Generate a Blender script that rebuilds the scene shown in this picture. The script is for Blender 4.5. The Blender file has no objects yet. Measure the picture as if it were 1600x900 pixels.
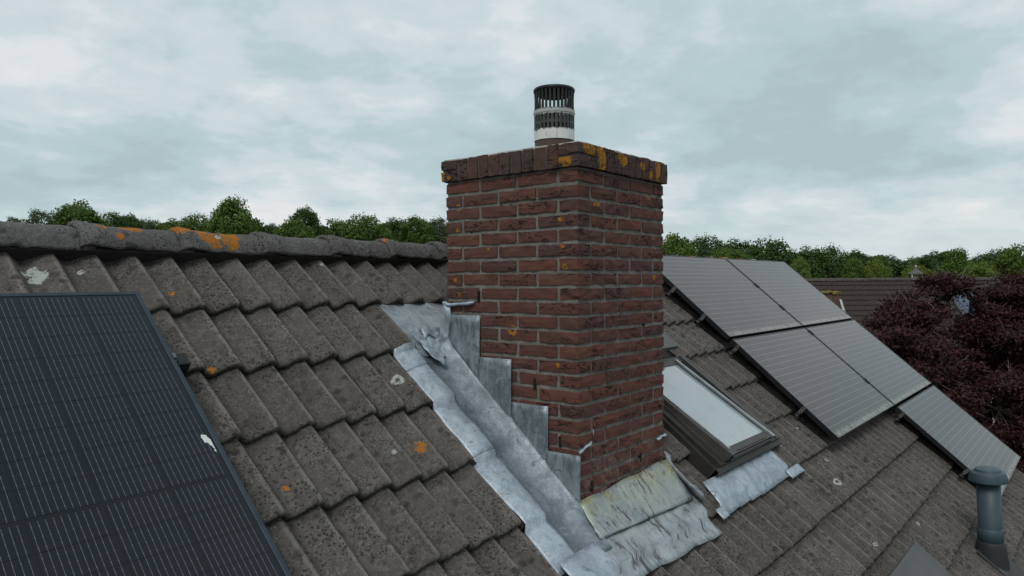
import bpy, math, random
import numpy as np
from mathutils import Matrix, Vector
random.seed(7)
RNG = np.random.default_rng(11)
SC = bpy.context.scene
COL = SC.collection

# ------------------------------------------------------------------ camera
CAM = np.array([-3.2619, -2.6982, 0.15036])
AR = np.array([0.629836, -0.776709, -0.005576])
AF = np.array([0.776669, 0.629860, -0.007880])
AU = np.cross(AR, AF)
FPX = 1148.27
cd = bpy.data.cameras.new('camera'); cam = bpy.data.objects.new('camera', cd); COL.objects.link(cam)
M = Matrix(((AR[0], AU[0], -AF[0], CAM[0]), (AR[1], AU[1], -AF[1], CAM[1]), (AR[2], AU[2], -AF[2], CAM[2]), (0, 0, 0, 1)))
cam.matrix_world = M
cd.sensor_width = 36.0; cd.lens = 36.0 * FPX / 1600.0; cd.clip_start = 0.05; cd.clip_end = 2000
SC.camera = cam
def proj(p):
    d = np.asarray(p) - CAM; z = d @ AF
    return 800 + FPX * (d @ AR) / z, 450 - FPX * (d @ AU) / z, z
def ray_at(px, py, depth):
    return CAM + depth * (AF + AR * (px - 800) / FPX - AU * (py - 450) / FPX)

# ------------------------------------------------------------------ light
SUN_EL, SUN_AZ = math.radians(50), math.radians(246)
w = bpy.data.worlds.new('World'); SC.world = w; w.use_nodes = True
nt = w.node_tree; nt.nodes.clear()
def wn(t, **k):
    n = nt.nodes.new(t)
    for a, b in k.items(): setattr(n, a, b)
    return n
wl = nt.links.new
sky = wn('ShaderNodeTexSky', sky_type='NISHITA', sun_disc=False)
sky.sun_elevation = SUN_EL; sky.sun_rotation = SUN_AZ; sky.air_density = 1.2; sky.dust_density = 2.0
bg1 = wn('ShaderNodeBackground'); bg1.inputs['Strength'].default_value = 0.1; wl(sky.outputs[0], bg1.inputs[0])
tc = wn('ShaderNodeTexCoord'); sep = wn('ShaderNodeSeparateXYZ'); wl(tc.outputs['Generated'], sep.inputs[0])
def wmath(op, a, b=None, c=None):
    n = wn('ShaderNodeMath', operation=op)
    for i, v in enumerate((a, b, c)):
        if v is None: continue
        if isinstance(v, (int, float)): n.inputs[i].default_value = v
        else: wl(v, n.inputs[i])
    return n.outputs[0]
zz = wmath('MAXIMUM', sep.outputs['Z'], 0.0)
den = wmath('ADD', zz, 0.24)
cx, cy = wmath('DIVIDE', sep.outputs['X'], den), wmath('DIVIDE', sep.outputs['Y'], den)
cmb = wn('ShaderNodeCombineXYZ'); wl(cx, cmb.inputs[0]); wl(cy, cmb.inputs[1]); cmb.inputs[2].default_value = 3.3
def wnoise(scale, det, rough, dist=0.0, off=(0, 0, 0)):
    mp = wn('ShaderNodeMapping'); wl(cmb.outputs[0], mp.inputs[0]); mp.inputs['Location'].default_value = off
    n = wn('ShaderNodeTexNoise'); wl(mp.outputs[0], n.inputs['Vector'])
    n.inputs['Scale'].default_value = scale; n.inputs['Detail'].default_value = det
    n.inputs['Roughness'].default_value = rough; n.inputs['Distortion'].default_value = dist
    return n.outputs['Fac']
def wramp(fac, stops):
    r = wn('ShaderNodeValToRGB'); wl(fac, r.inputs[0]); e = r.color_ramp.elements
    while len(e) < len(stops): e.new(0.5)
    for el, (p, c) in zip(e, stops): el.position = p; el.color = (*c, 1)
    r.color_ramp.interpolation = 'EASE'
    return r.outputs[0]
n1 = wnoise(1.7, 5, 0.5, 0.1, (-8.24, 10.75, 0)); n2 = wnoise(5.2, 8, 0.6, 0.15, (14.91, -18.23, 2)); n3 = wnoise(0.62, 3, 0.5, 0.0, (4.58, -18.2, 5))
ff = wmath('ADD', wmath('MULTIPLY', n1, 0.55), wmath('ADD', wmath('MULTIPLY', n2, 0.30), wmath('MULTIPLY', n3, 0.30)))
cl_ = wramp(ff, [(0.44, (0.395, 0.505, 0.532)), (0.52, (0.450, 0.570, 0.598)), (0.595, (0.565, 0.650, 0.680)), (0.655, (0.68, 0.718, 0.742)), (0.73, (0.80, 0.79, 0.795))])
mx = wn('ShaderNodeMix', data_type='RGBA', blend_type='MIX'); mx.inputs['Factor'].default_value = 0.0; wl(cl_, mx.inputs['A'])
# the deck thins to a pale band at the horizon all the way round
hz = wramp(zz, [(0.0, (0.7, 0.7, 0.7)), (0.14, (0.0, 0.0, 0.0))])
mh = wn('ShaderNodeMix', data_type='RGBA'); wl(hz, mh.inputs['Factor']); wl(mx.outputs['Result'], mh.inputs['A'])
mh.inputs['B'].default_value = (0.585, 0.665, 0.675, 1)
bg2 = wn('ShaderNodeBackground'); bg2.inputs['Strength'].default_value = 1.07; wl(mh.outputs['Result'], bg2.inputs[0])
ms = wn('ShaderNodeMixShader'); ms.inputs[0].default_value = 0.97; wl(bg1.outputs[0], ms.inputs[1]); wl(bg2.outputs[0], ms.inputs[2])
wo = wn('ShaderNodeOutputWorld'); wl(ms.outputs[0], wo.inputs[0])
sd = bpy.data.lights.new('sun', 'SUN'); sd.energy = 1.3; sd.angle = math.radians(18); sd.color = (1, 0.97, 0.93)
so = bpy.data.objects.new('sun', sd); COL.objects.link(so)
sv = Vector((math.sin(SUN_AZ) * math.cos(SUN_EL), math.cos(SUN_AZ) * math.cos(SUN_EL), math.sin(SUN_EL)))
so.rotation_euler = sv.to_track_quat('Z', 'Y').to_euler()
SC.view_settings.view_transform = 'Standard'; SC.view_settings.look = 'None'
SC.view_settings.exposure = 0.0; SC.view_settings.gamma = 1.0
try:
    SC.cycles.max_bounces = 6; SC.cycles.diffuse_bounces = 3; SC.cycles.glossy_bounces = 3
except Exception: pass

# ------------------------------------------------------------------ helpers
PIT = math.radians(40.6404); CP, SP = math.cos(PIT), math.sin(PIT)
GA, S1, WV, XA = 0.332396, -0.114921, 0.15, -1.913336      # course gauge, first visible course tip, wave pitch, a crest
TL = 0.033                                                  # lap step of one course over the next
def RW(x, s, h=0.0):
    return np.array([x, -s * CP - h * SP, -s * SP + h * CP])
ROT = (PIT, 0, 0)
WLOC = {}
def put(o, parent, world=(0, 0, 0), rot=(0, 0, 0)):
    COL.objects.link(o)
    o.rotation_euler = rot
    if parent is not None:
        o.parent = parent; pw, prot = WLOC[parent.name]
        if prot: o.location = world          # already in the parent's own frame
        else: o.location = Vector(world) - Vector(pw)
    else:
        o.location = world
    WLOC[o.name] = (tuple(world), bool(any(rot)) or (parent is not None and WLOC[parent.name][1]))
    return o
def tag(o, label=None, cat=None, group=None, kind=None):
    if label: o['label'] = label
    if cat: o['category'] = cat
    if group: o['group'] = group
    if kind: o['kind'] = kind
    return o
def thing(name, label, cat, loc=(0, 0, 0), rot=(0, 0, 0), group=None):
    o = bpy.data.objects.new(name, None); o.empty_display_size = 0.2
    put(o, None, loc, rot); tag(o, label, cat, group)
    return o
def mesh(name, v, f, mat=None, smooth=False):
    me = bpy.data.meshes.new(name); me.from_pydata([tuple(map(float, p)) for p in v], [], [tuple(map(int, p)) for p in f]); me.update()
    if mat: me.materials.append(mat)
    if smooth: me.polygons.foreach_set('use_smooth', [True] * len(me.polygons))
    return me
def part(name, me, parent, world=(0, 0, 0), rot=(0, 0, 0)):
    return put(bpy.data.objects.new(name, me), parent, world, rot)
class MB:
    def __init__(s): s.v = []; s.f = []
    def add(s, v, f):
        o = len(s.v); s.v += [tuple(p) for p in v]; s.f += [tuple(i + o for i in q) for q in f]; return s
    def box(s, a, b, bev=0.0):
        (x0, y0, z0), (x1, y1, z1) = a, b
        if bev <= 0:
            v = [(x0, y0, z0), (x1, y0, z0), (x1, y1, z0), (x0, y1, z0), (x0, y0, z1), (x1, y0, z1), (x1, y1, z1), (x0, y1, z1)]
            return s.add(v, [(3, 2, 1, 0), (4, 5, 6, 7), (0, 1, 5, 4), (1, 2, 6, 5), (2, 3, 7, 6), (3, 0, 4, 7)])
        e = bev; v = []; f = []
        for z, i in ((z0, e), (z0 + e, 0), (z1 - e, 0), (z1, e)):
            v += [(x0 + i, y0 + i, z), (x1 - i, y0 + i, z), (x1 - i, y1 - i, z), (x0 + i, y1 - i, z)]
        f.append((3, 2, 1, 0)); f.append((12, 13, 14, 15))
        for k in range(3):
            for j in range(4): f.append((k * 4 + j, k * 4 + (j + 1) % 4, k * 4 + 4 + (j + 1) % 4, k * 4 + 4 + j))
        return s.add(v, f)
    def tube(s, pts, rad, n=8, cap=True):
        pts = [np.asarray(p, float) for p in pts]; v = []; f = []
        for i, p in enumerate(pts):
            d = pts[min(i + 1, len(pts) - 1)] - pts[max(i - 1, 0)]; d /= np.linalg.norm(d) + 1e-9
            a = np.cross(d, (0, 0, 1) if abs(d[2]) < 0.9 else (1, 0, 0)); a /= np.linalg.norm(a); b = np.cross(d, a)
            r = rad[i] if hasattr(rad, '__len__') else rad
            for k in range(n):
                t = 2 * math.pi * k / n; v.append(p + r * (math.cos(t) * a + math.sin(t) * b))
        for i in range(len(pts) - 1):
            for k in range(n): f.append((i * n + k, i * n + (k + 1) % n, (i + 1) * n + (k + 1) % n, (i + 1) * n + k))
        if cap: f.append(tuple(range(n))[::-1]); f.append(tuple((len(pts) - 1) * n + k for k in range(n)))
        return s.add(v, f)
    def lathe(s, prof, n=40, c=(0, 0)):
        v = []; f = []
        for r, z in prof:
            for k in range(n): t = 2 * math.pi * k / n; v.append((c[0] + r * math.cos(t), c[1] + r * math.sin(t), z))
        for i in range(len(prof) - 1):
            for k in range(n): f.append((i * n + k, i * n + (k + 1) % n, (i + 1) * n + (k + 1) % n, (i + 1) * n + k))
        return s.add(v, f)
    def sheet(s, grid, th):          # grid[i][j] points, given thickness along the sheet's normal
        g = np.asarray(grid, float); a, b = g.shape[:2]
        du = np.gradient(g, axis=0); dv = np.gradient(g, axis=1); n = np.cross(du, dv); n /= np.linalg.norm(n, axis=2, keepdims=True) + 1e-9
        lo = g - n * th; v = list(g.reshape(-1, 3)) + list(lo.reshape(-1, 3)); f = []; N = a * b
        for i in range(a - 1):
            for j in range(b - 1):
                q = (i * b + j, (i + 1) * b + j, (i + 1) * b + j + 1, i * b + j + 1); f.append(q); f.append(tuple(x + N for x in q[::-1]))
        bd = [j for j in range(b)] + [i * b + b - 1 for i in range(1, a)] + [(a - 1) * b + j for j in range(b - 2, -1, -1)] + [i * b for i in range(a - 2, 0, -1)]
        for k in range(len(bd)): p, q = bd[k], bd[(k + 1) % len(bd)]; f.append((p, q, q + N, p + N))
        return s.add(v, f)
    def prism(s, poly, off):
        n = len(poly); v = [np.asarray(p, float) for p in poly] + [np.asarray(p, float) + off for p in poly]
        return s.add(v, [tuple(range(n)), tuple(range(2 * n - 1, n - 1, -1))] + [(i, i + n, (i + 1) % n + n, (i + 1) % n) for i in range(n)])
    def mesh(s, name, mat, smooth=False): return mesh(name, s.v, s.f, mat, smooth)

# ------------------------------------------------------------------ materials
class NT:
    def __init__(s, name):
        s.m = bpy.data.materials.new(name); s.m.use_nodes = True; s.t = s.m.node_tree; s.t.nodes.clear()
        s.out = s.n('ShaderNodeOutputMaterial'); s.b = s.n('ShaderNodeBsdfPrincipled'); s.l(s.b.outputs[0], s.out.inputs[0])
        s._pos = None; s._oi = None
    def n(s, t, **k):
        x = s.t.nodes.new(t)
        for a, b in k.items(): setattr(x, a, b)
        return x
    def l(s, a, b): s.t.links.new(a, b)
    def set(s, sock, v):
        if hasattr(v, 'node'): s.l(v, sock)
        elif isinstance(v, (tuple, list)) and sock.type == 'RGBA' and len(v) == 3: sock.default_value = (*v, 1)
        else: sock.default_value = v
    @property
    def pos(s):
        if s._pos is None: s._pos = s.n('ShaderNodeNewGeometry')
        return s._pos.outputs['Position']
    @property
    def isl(s):
        s.pos; return s._pos.outputs['Random Per Island']
    @property
    def rnd(s):
        if s._oi is None: s._oi = s.n('ShaderNodeObjectInfo')
        return s._oi.outputs['Random']
    def obj(s): return s.n('ShaderNodeTexCoord').outputs['Object']
    def map(s, v, sc=(1, 1, 1), rot=(0, 0, 0), loc=(0, 0, 0)):
        m = s.n('ShaderNodeMapping'); s.set(m.inputs[0], v); m.inputs['Scale'].default_value = sc; m.inputs['Rotation'].default_value = rot; m.inputs['Location'].default_value = loc
        return m.outputs[0]
    def noise(s, v, scale, det=4, rough=0.55, dist=0.0):
        x = s.n('ShaderNodeTexNoise'); s.set(x.inputs['Vector'], v); x.inputs['Scale'].default_value = scale
        x.inputs['Detail'].default_value = det; x.inputs['Roughness'].default_value = rough; x.inputs['Distortion'].default_value = dist
        return x.outputs['Fac']
    def voro(s, v, scale, feature='F1', rand=1.0):
        x = s.n('ShaderNodeTexVoronoi', feature=feature); s.set(x.inputs['Vector'], v); x.inputs['Scale'].default_value = scale; x.inputs['Randomness'].default_value = rand
        return x.outputs['Distance']
    def math(s, op, a, b=0.0, c=0.0, clamp=False):
        x = s.n('ShaderNodeMath', operation=op); x.use_clamp = clamp
        for i, v in enumerate((a, b, c)): s.set(x.inputs[i], v)
        return x.outputs[0]
    def step(s, v, a, b, lo=0.0, hi=1.0):
        x = s.n('ShaderNodeMapRange'); x.clamp = True; x.interpolation_type = 'SMOOTHSTEP'
        s.set(x.inputs[0], v)
        for i, k in enumerate((a, b, lo, hi)): x.inputs[i + 1].default_value = k
        return x.outputs[0]
    def mix(s, f, a, b, mode='MIX'):
        x = s.n('ShaderNodeMix', data_type='RGBA', blend_type=mode); x.clamp_factor = True
        s.set(x.inputs['Factor'], f); s.set(x.inputs['A'], a); s.set(x.inputs['B'], b)
        return x.outputs['Result']
    def sepx(s, v):
        x = s.n('ShaderNodeSeparateXYZ'); s.set(x.inputs[0], v); return x.outputs
    def bump(s, h, st=0.3, d=0.01, prev=None):
        x = s.n('ShaderNodeBump'); x.inputs['Strength'].default_value = st; x.inputs['Distance'].default_value = d; s.set(x.inputs['Height'], h)
        if prev is not None: s.l(prev, x.inputs['Normal'])
        return x.outputs[0]
    def fin(s, col, rough=0.8, nrm=None, metal=0.0, spec=0.5):
        s.set(s.b.inputs['Base Color'], col); s.set(s.b.inputs['Roughness'], rough); s.set(s.b.inputs['Metallic'], metal)
        s.b.inputs['Specular IOR Level'].default_value = spec
        if nrm is not None: s.l(nrm, s.b.inputs['Normal'])
        return s.m
    def spots(s, lst, wob=0.55, nscale=60, ring=False):
        """mask of growths at given places: list of (x,y,z,radius)"""
        nz = s.noise(s.pos, nscale, 3, 0.6); tot = None
        for (x, y, z, r) in lst:
            vm = s.n('ShaderNodeVectorMath', operation='DISTANCE'); s.l(s.pos, vm.inputs[0]); vm.inputs[1].default_value = (x, y, z)
            d = s.math('DIVIDE', vm.outputs['Value'], r)
            m = s.step(s.math('ADD', d, s.math('MULTIPLY_ADD', nz, wob * 2, -wob)), 0.82, 1.0, 1.0, 0.0)
            if ring: m = s.math('MULTIPLY', m, s.step(d, 0.3, 0.5))
            tot = m if tot is None else s.math('MAXIMUM', tot, m)
        return tot
def plain(name, col, rough=0.7, metal=0.0, var=0.15, nscale=12, bump=0.1, spec=0.4):
    t = NT(name); z = t.noise(t.obj(), nscale, 5, 0.6)
    c = t.mix(t.step(z, 0.3, 0.7), tuple(x * (1 - var) for x in col), tuple(min(1, x * (1 + var)) for x in col))
    return t.fin(c, rough, t.bump(t.noise(t.obj(), nscale * 6, 4), bump, 0.004), metal, spec)

OR1, OR2 = (0.36, 0.145, 0.012), (0.30, 0.095, 0.01)
def tile_material(name, cols, oranges, whites, ridge=False):
    t = NT(name); p = t.pos
    big = t.noise(p, 2.2, 4, 0.6); mid = t.noise(p, 14, 5, 0.65); fine = t.noise(p, 130, 4, 0.7)
    c = t.mix(t.step(mid, 0.3, 0.7), cols[0], cols[1])
    c = t.mix(t.step(big, 0.38, 0.68, 0, 0.6), c, cols[2])
    c = t.mix(t.math('MULTIPLY', t.rnd, 0.6), c, cols[3])
    gr_ = t.noise(p, 75, 5, 0.8)
    c = t.mix(t.step(gr_, 0.40, 0.62, 0.0, 0.45), c, tuple(x * 0.5 for x in cols[0])); c = t.mix(t.step(gr_, 0.46, 0.34, 0.0, 0.35), c, tuple(x * 1.5 for x in cols[1]))
    # crest wear and pan dirt, deepened to paint the wave's light and shade
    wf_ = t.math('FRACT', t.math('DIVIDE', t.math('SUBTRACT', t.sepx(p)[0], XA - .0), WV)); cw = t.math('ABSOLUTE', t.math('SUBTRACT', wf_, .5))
    wear_light = t.math('MULTIPLY', t.step(t.math('MULTIPLY_ADD', mid, .12, cw), .46, .56), 0.0 if ridge else .6)
    c = t.mix(wear_light, c, tuple(x * 1.45 for x in cols[1]))
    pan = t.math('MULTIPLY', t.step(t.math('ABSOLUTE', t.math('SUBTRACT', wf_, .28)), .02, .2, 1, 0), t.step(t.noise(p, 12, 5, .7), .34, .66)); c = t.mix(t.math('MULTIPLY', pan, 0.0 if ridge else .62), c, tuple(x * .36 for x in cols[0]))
    if not ridge:
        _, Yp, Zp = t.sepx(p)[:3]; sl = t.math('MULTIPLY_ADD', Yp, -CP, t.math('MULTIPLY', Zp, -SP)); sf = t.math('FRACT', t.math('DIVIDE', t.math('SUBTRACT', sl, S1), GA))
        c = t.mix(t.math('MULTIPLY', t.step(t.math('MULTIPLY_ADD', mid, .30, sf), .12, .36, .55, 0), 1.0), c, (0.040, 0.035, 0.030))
        run = t.n('ShaderNodeCombineXYZ'); t.l(t.math('MULTIPLY', t.sepx(p)[0], 1.0), run.inputs[0]); t.l(t.math('MULTIPLY', sl, .16), run.inputs[1])
        c = t.mix(t.step(t.noise(run.outputs[0], 34, 4, .65), .54, .68, 0, .45), c, tuple(x * .4 for x in cols[0]))
    # round dark growths in two sizes, breaking up in places
    wobv = t.n('ShaderNodeVectorMath', operation='ADD'); t.l(p, wobv.inputs[0])
    nn = t.n('ShaderNodeTexNoise'); t.l(p, nn.inputs['Vector']); nn.inputs['Scale'].default_value = 45; nn.inputs['Detail'].default_value = 3
    sc = t.n('ShaderNodeVectorMath', operation='SCALE'); t.l(nn.outputs['Color'], sc.inputs[0]); sc.inputs['Scale'].default_value = 0.022; t.l(sc.outputs[0], wobv.inputs[1])
    v1 = t.voro(wobv.outputs[0], 20); v2 = t.voro(t.map(wobv.outputs[0], loc=(3.1, 1.7, 0.4)), 72)
    pa = t.step(t.noise(p, 7, 4, 0.65), 0.42, 0.60); pb = t.step(t.noise(t.map(p, loc=(9, 2, 4)), 5.0, 4, 0.65), 0.38, 0.58)
    d1 = t.math('MULTIPLY', t.step(v1, 0.2, 0.42, 1, 0), pa); d2 = t.math('MULTIPLY', t.step(v2, 0.2, 0.42, 1, 0), pb)
    c = t.mix(t.math('MULTIPLY', d1, 0.72), c, (0.022, 0.021, 0.019)); c = t.mix(t.math('MULTIPLY', d2, 0.82), c, (0.018, 0.017, 0.016))
    # pale grains and small pale growths
    v3 = t.voro(t.map(p, loc=(5, 8, 2)), 95); pc = t.step(t.noise(p, 9, 3), 0.40, 0.62)
    c = t.mix(t.math('MULTIPLY', t.step(v3, 0.10, 0.2, 0.8, 0), pc), c, (0.34, 0.33, 0.31))
    v4 = t.voro(t.map(wobv.outputs[0], loc=(2, 5, 7)), 5.5)
    c = t.mix(t.math('MULTIPLY', t.step(v4, 0.04, 0.075, 0.75, 0), t.step(t.noise(t.map(p, loc=(1, 1, 6)), 2.1, 2), 0.52, 0.6)), c, (0.36, 0.36, 0.33))
    # moss dust in the pans
    c = t.mix(t.math('MULTIPLY', t.step(t.noise(t.map(p, sc=(1, 1.6, 1.6)), 7, 5, 0.7), 0.52, 0.75), 0.4), c, (0.050, 0.044, 0.036))
    hgt = t.math('ADD', t.math('MULTIPLY', fine, 0.5), t.math('MULTIPLY', mid, 0.8)); hgt = t.math('ADD', hgt, t.math('MULTIPLY', t.math('MAXIMUM', d1, d2), 0.5))
    if ridge:
        far = t.step(t.sepx(p)[0], 1.6, 2.2)
        om = t.math('MULTIPLY', t.step(t.noise(p, 4.5, 4, 0.6), 0.47, 0.56), far)
        c = t.mix(t.math('MULTIPLY', om, 0.9), c, t.mix(t.step(fine, 0.4, 0.6), OR1, OR2))
        pw = t.math('MULTIPLY', t.step(t.noise(t.map(p, loc=(4, 4, 4)), 6, 4, 0.6), 0.56, 0.64), t.math('ADD', t.math('MULTIPLY', far, 0.6), 0.1))
        c = t.mix(pw, c, (0.4, 0.4, 0.38))
    if oranges:
        m = t.spots(oranges, 0.55, 45)
        m = t.math('MULTIPLY', m, t.step(t.noise(p, 60, 4, 0.75), 0.36, 0.50)); c = t.mix(m, c, t.mix(t.step(fine, 0.35, 0.65), OR1, OR2))
    if whites and not ridge: c = t.mix(t.math('MULTIPLY', t.step(t.noise(p, 48, 4, .75), .36, .52), t.spots([(-2.316, .32, .185, .022), (-2.293, .285, .169, .030), (-2.278, .287, .18, .030), (-2.29, .326, .199, .024), (-2.132, .316, .198, .016)], .9, 45)), c, (0.36, 0.385, 0.34))
    if whites: c = t.mix(t.math('MULTIPLY', t.spots(whites, 0.7, 45, True), t.step(t.noise(p, 70, 4, .75), .34, .5)), c, (0.36, 0.37, 0.34))
    return t.fin(c, 0.92, t.bump(hgt, 0.6, 0.008), 0, 0.25)
def rs(x, s, r, h=0.0): return (*RW(x, s, h), r)
TILE_OR = [(-1.84, .204, .114, .014), (-1.858, -.129, -.167, .017), (-1.204, -.55, -.507, .028), (-1.195, -.545, -.50, .016), (-1.835, -.556, -.534, .012), (-1.828, -.562, -.54, .008), (-1.646, .358, .293, .016)]
TILE_WH = [(-1.066, -.264, -.276, .030), (1.802, -1.322, -1.164, .03), (1.979, -1.208, -1.072, .016), (2.382, -1.691, -1.517, .014), (1.49, -1.623, -1.422, .014)]
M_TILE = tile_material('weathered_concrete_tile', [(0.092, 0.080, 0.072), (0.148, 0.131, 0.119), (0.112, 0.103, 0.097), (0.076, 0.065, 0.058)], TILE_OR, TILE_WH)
RG_OR = [(-1.966, .365, .315, .022), (-1.972, .365, .338, .02), (-2.03, .39, .375, .025), (-1.90, .40, .382, .035), (-1.93, .41, .385, .03), (-1.60, .375, .362, .05), (-1.575, .36, .325, .036),
         (-1.50, .37, .36, .045), (-1.49, .36, .325, .034), (-1.70, .40, .39, .045), (-1.64, .42, .395, .05), (-1.60, .39, .385, .04), (-1.47, .38, .37, .03), (-.55, .40, .385, .02)]
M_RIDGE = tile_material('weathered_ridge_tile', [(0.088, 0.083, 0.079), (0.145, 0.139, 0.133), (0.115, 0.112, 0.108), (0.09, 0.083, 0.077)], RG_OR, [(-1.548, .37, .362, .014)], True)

CX0, CY0, CZ0, CW, CC = -.64745, -.94165, .640385, .780326, .063669     # chimney corner, top joint, width, course
BR_SP = [(-.647, -.244, .513, .013), (-.647, -.858, .31, .016), (-.647, -.849, .424, .012), (-.647, -.436, .31, .010), (-.647, -.224, .164, .012), (-.647, -.249, .089, .012),
         (-.647, -.831, -.214, .014), (-.484, -.942, .5, .016), (-.515, -.942, .492, .010), (-.034, -.942, .571, .016), (-.015, -.942, .56, .010), (.028, -.942, .172, .016), (-.647, -.235, .405, .012)]
BR_RING = [(-.647, -.871, .215, .015), (-.647, -.577, -.07, .026), (-.647, -.244, .513, .018)]
CP_SP = [(-.664, -.89, .672, .030), (-.664, -.865, .680, .022), (-.664, -.158, .69, .014), (-.664, -.145, .665, .026), (-.664, -.20, .662, .012), (-.591, -.959, .735, .042), (-.565, -.959, .715, .034), (-.60, -.955, .75, .03),
         (-.483, -.959, .72, .036), (-.48, -.959, .69, .036), (-.478, -.959, .662, .03), (-.31, -.959, .735, .034), (-.28, -.959, .715, .024), (-.30, -.959, .70, .02), (-.114, -.959, .71, .02), (-.108, -.959, .70, .016),
         (.041, -.959, .715, .036), (.045, -.959, .69, .034), (.04, -.959, .665, .024), (-.032, -.959, .676, .018), (-.03, -.959, .665, .014)]
def brick_material(name, cols, oranges, rings, folds=True, dirty=0.0):
    t = NT(name); p = t.pos
    along = t.n('ShaderNodeCombineXYZ'); X, Y, Z = t.sepx(p)[:3]
    t.l(t.math('SUBTRACT', X, Y), along.inputs[0]); t.l(t.math('MULTIPLY', Z, 2.6), along.inputs[1]); t.l(t.math('MULTIPLY', t.rnd, 40.0), along.inputs[2])
    a = along.outputs[0]
    fold = t.noise(a, 26, 3, 0.5, 1.3); mid = t.noise(a, 9, 5, 0.6, 0.3); fine = t.noise(p, 190, 4, 0.7)
    rr = t.n('ShaderNodeValToRGB'); t.l(t.rnd, rr.inputs[0]); e = rr.color_ramp.elements
    while len(e) < len(cols): e.new(0.5)
    for i, (el, cc) in enumerate(zip(e, cols)): el.position = i / (len(cols) - 1); el.color = (*cc, 1)
    c = rr.outputs[0]
    c = t.mix(t.step(mid, 0.3, 0.7, 0.0, 0.55), c, (0.075, 0.042, 0.037))
    c = t.mix(t.step(fine, 0.35, 0.75, 0.0, 0.35), c, (0.05, 0.03, 0.027))
    up = t.math('MULTIPLY', t.step(Z, -0.2, 0.75), t.step(t.noise(p, 5, 5, 0.65), 0.3, 0.72))
    c = t.mix(t.math('MULTIPLY', up, 0.42 + dirty), c, (0.062, 0.048, 0.042))
    fm = t.math('MULTIPLY', t.step(fold, 0.405, 0.455, 1, 0), t.step(t.noise(a, 4.5, 2, 0.5), 0.44, 0.60))
    if folds: c = t.mix(t.math('MULTIPLY', fm, 0.85), c, (0.014, 0.010, 0.009))
    v3 = t.voro(t.map(p, loc=(5, 8, 2)), 75)
    c = t.mix(t.math('MULTIPLY', t.step(v3, 0.09, 0.16, 0.75, 0), t.step(t.noise(p, 7, 3), 0.56, 0.7)), c, (0.34, 0.31, 0.28))
    c = t.mix(t.math('MULTIPLY', t.step(t.noise(t.map(p, sc=(1, 1, 2.0), loc=(2, 2, 2)), 11, 6, 0.72), 0.62, 0.74), 0.35), c, (0.21, 0.19, 0.175))
    c = t.mix(t.math('MULTIPLY', t.step(Z, -.52, -.72), t.step(t.noise(p, 12, 5, .7), .46, .66, 0, .45)), c, (0.26, 0.21, 0.19))
    g = t.mix(t.step(fine, 0.35, 0.65), (0.37, 0.175, 0.014), (0.27, 0.105, 0.01))
    if oranges: c = t.mix(t.math('MULTIPLY', t.spots(oranges, 0.75, 38), t.step(t.noise(p, 80, 4, 0.75), 0.38, 0.52)), c, g)
    if rings: c = t.mix(t.math('MULTIPLY', t.spots(rings, 0.4, 60, True), 0.9), c, g)
    h = t.math('ADD', t.math('MULTIPLY', mid, 0.8), t.math('MULTIPLY', fine, 0.35)); h = t.math('SUBTRACT', h, t.math('MULTIPLY', fm, 0.8))
    return t.fin(c, 0.9, t.bump(h, 0.75, 0.007), 0, 0.2)
M_BRICK = brick_material('red_handmade_brick', [(0.162, 0.059, 0.045), (0.124, 0.051, 0.042), (0.146, 0.057, 0.045), (0.104, 0.051, 0.045), (0.152, 0.063, 0.049), (0.176, 0.060, 0.043)], BR_SP, BR_RING)
M_CAPB = brick_material('weathered_cap_brick', [(0.098, 0.055, 0.042), (0.072, 0.050, 0.042), (0.115, 0.056, 0.043), (0.080, 0.058, 0.05)], CP_SP, None, True, 0.12)
def mortar_material():
    t = NT('grey_lime_mortar'); p = t.pos; fine = t.noise(p, 150, 5, 0.75); mid = t.noise(p, 13, 5, 0.65)
    c = t.mix(t.step(mid, 0.3, 0.7), (0.150, 0.140, 0.127), (0.265, 0.25, 0.228)); c = t.mix(t.step(t.noise(p, 40, 5, .75), 0.45, 0.62, 0, 0.6), c, (0.12, 0.108, 0.094))
    c = t.mix(t.step(t.sepx(p)[2], 0.1, 0.75, 0, 0.3), c, (0.13, 0.122, 0.11))
    v = t.voro(p, 17); c = t.mix(t.math('MULTIPLY', t.step(v, 0.10, 0.17, 0.85, 0), t.step(t.noise(p, 3.3, 2), 0.5, 0.56)), c, (0.022, 0.02, 0.018))
    return t.fin(c, 0.95, t.bump(t.math('ADD', fine, mid), 0.9, 0.006), 0, 0.15)
M_MORT = mortar_material()
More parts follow.
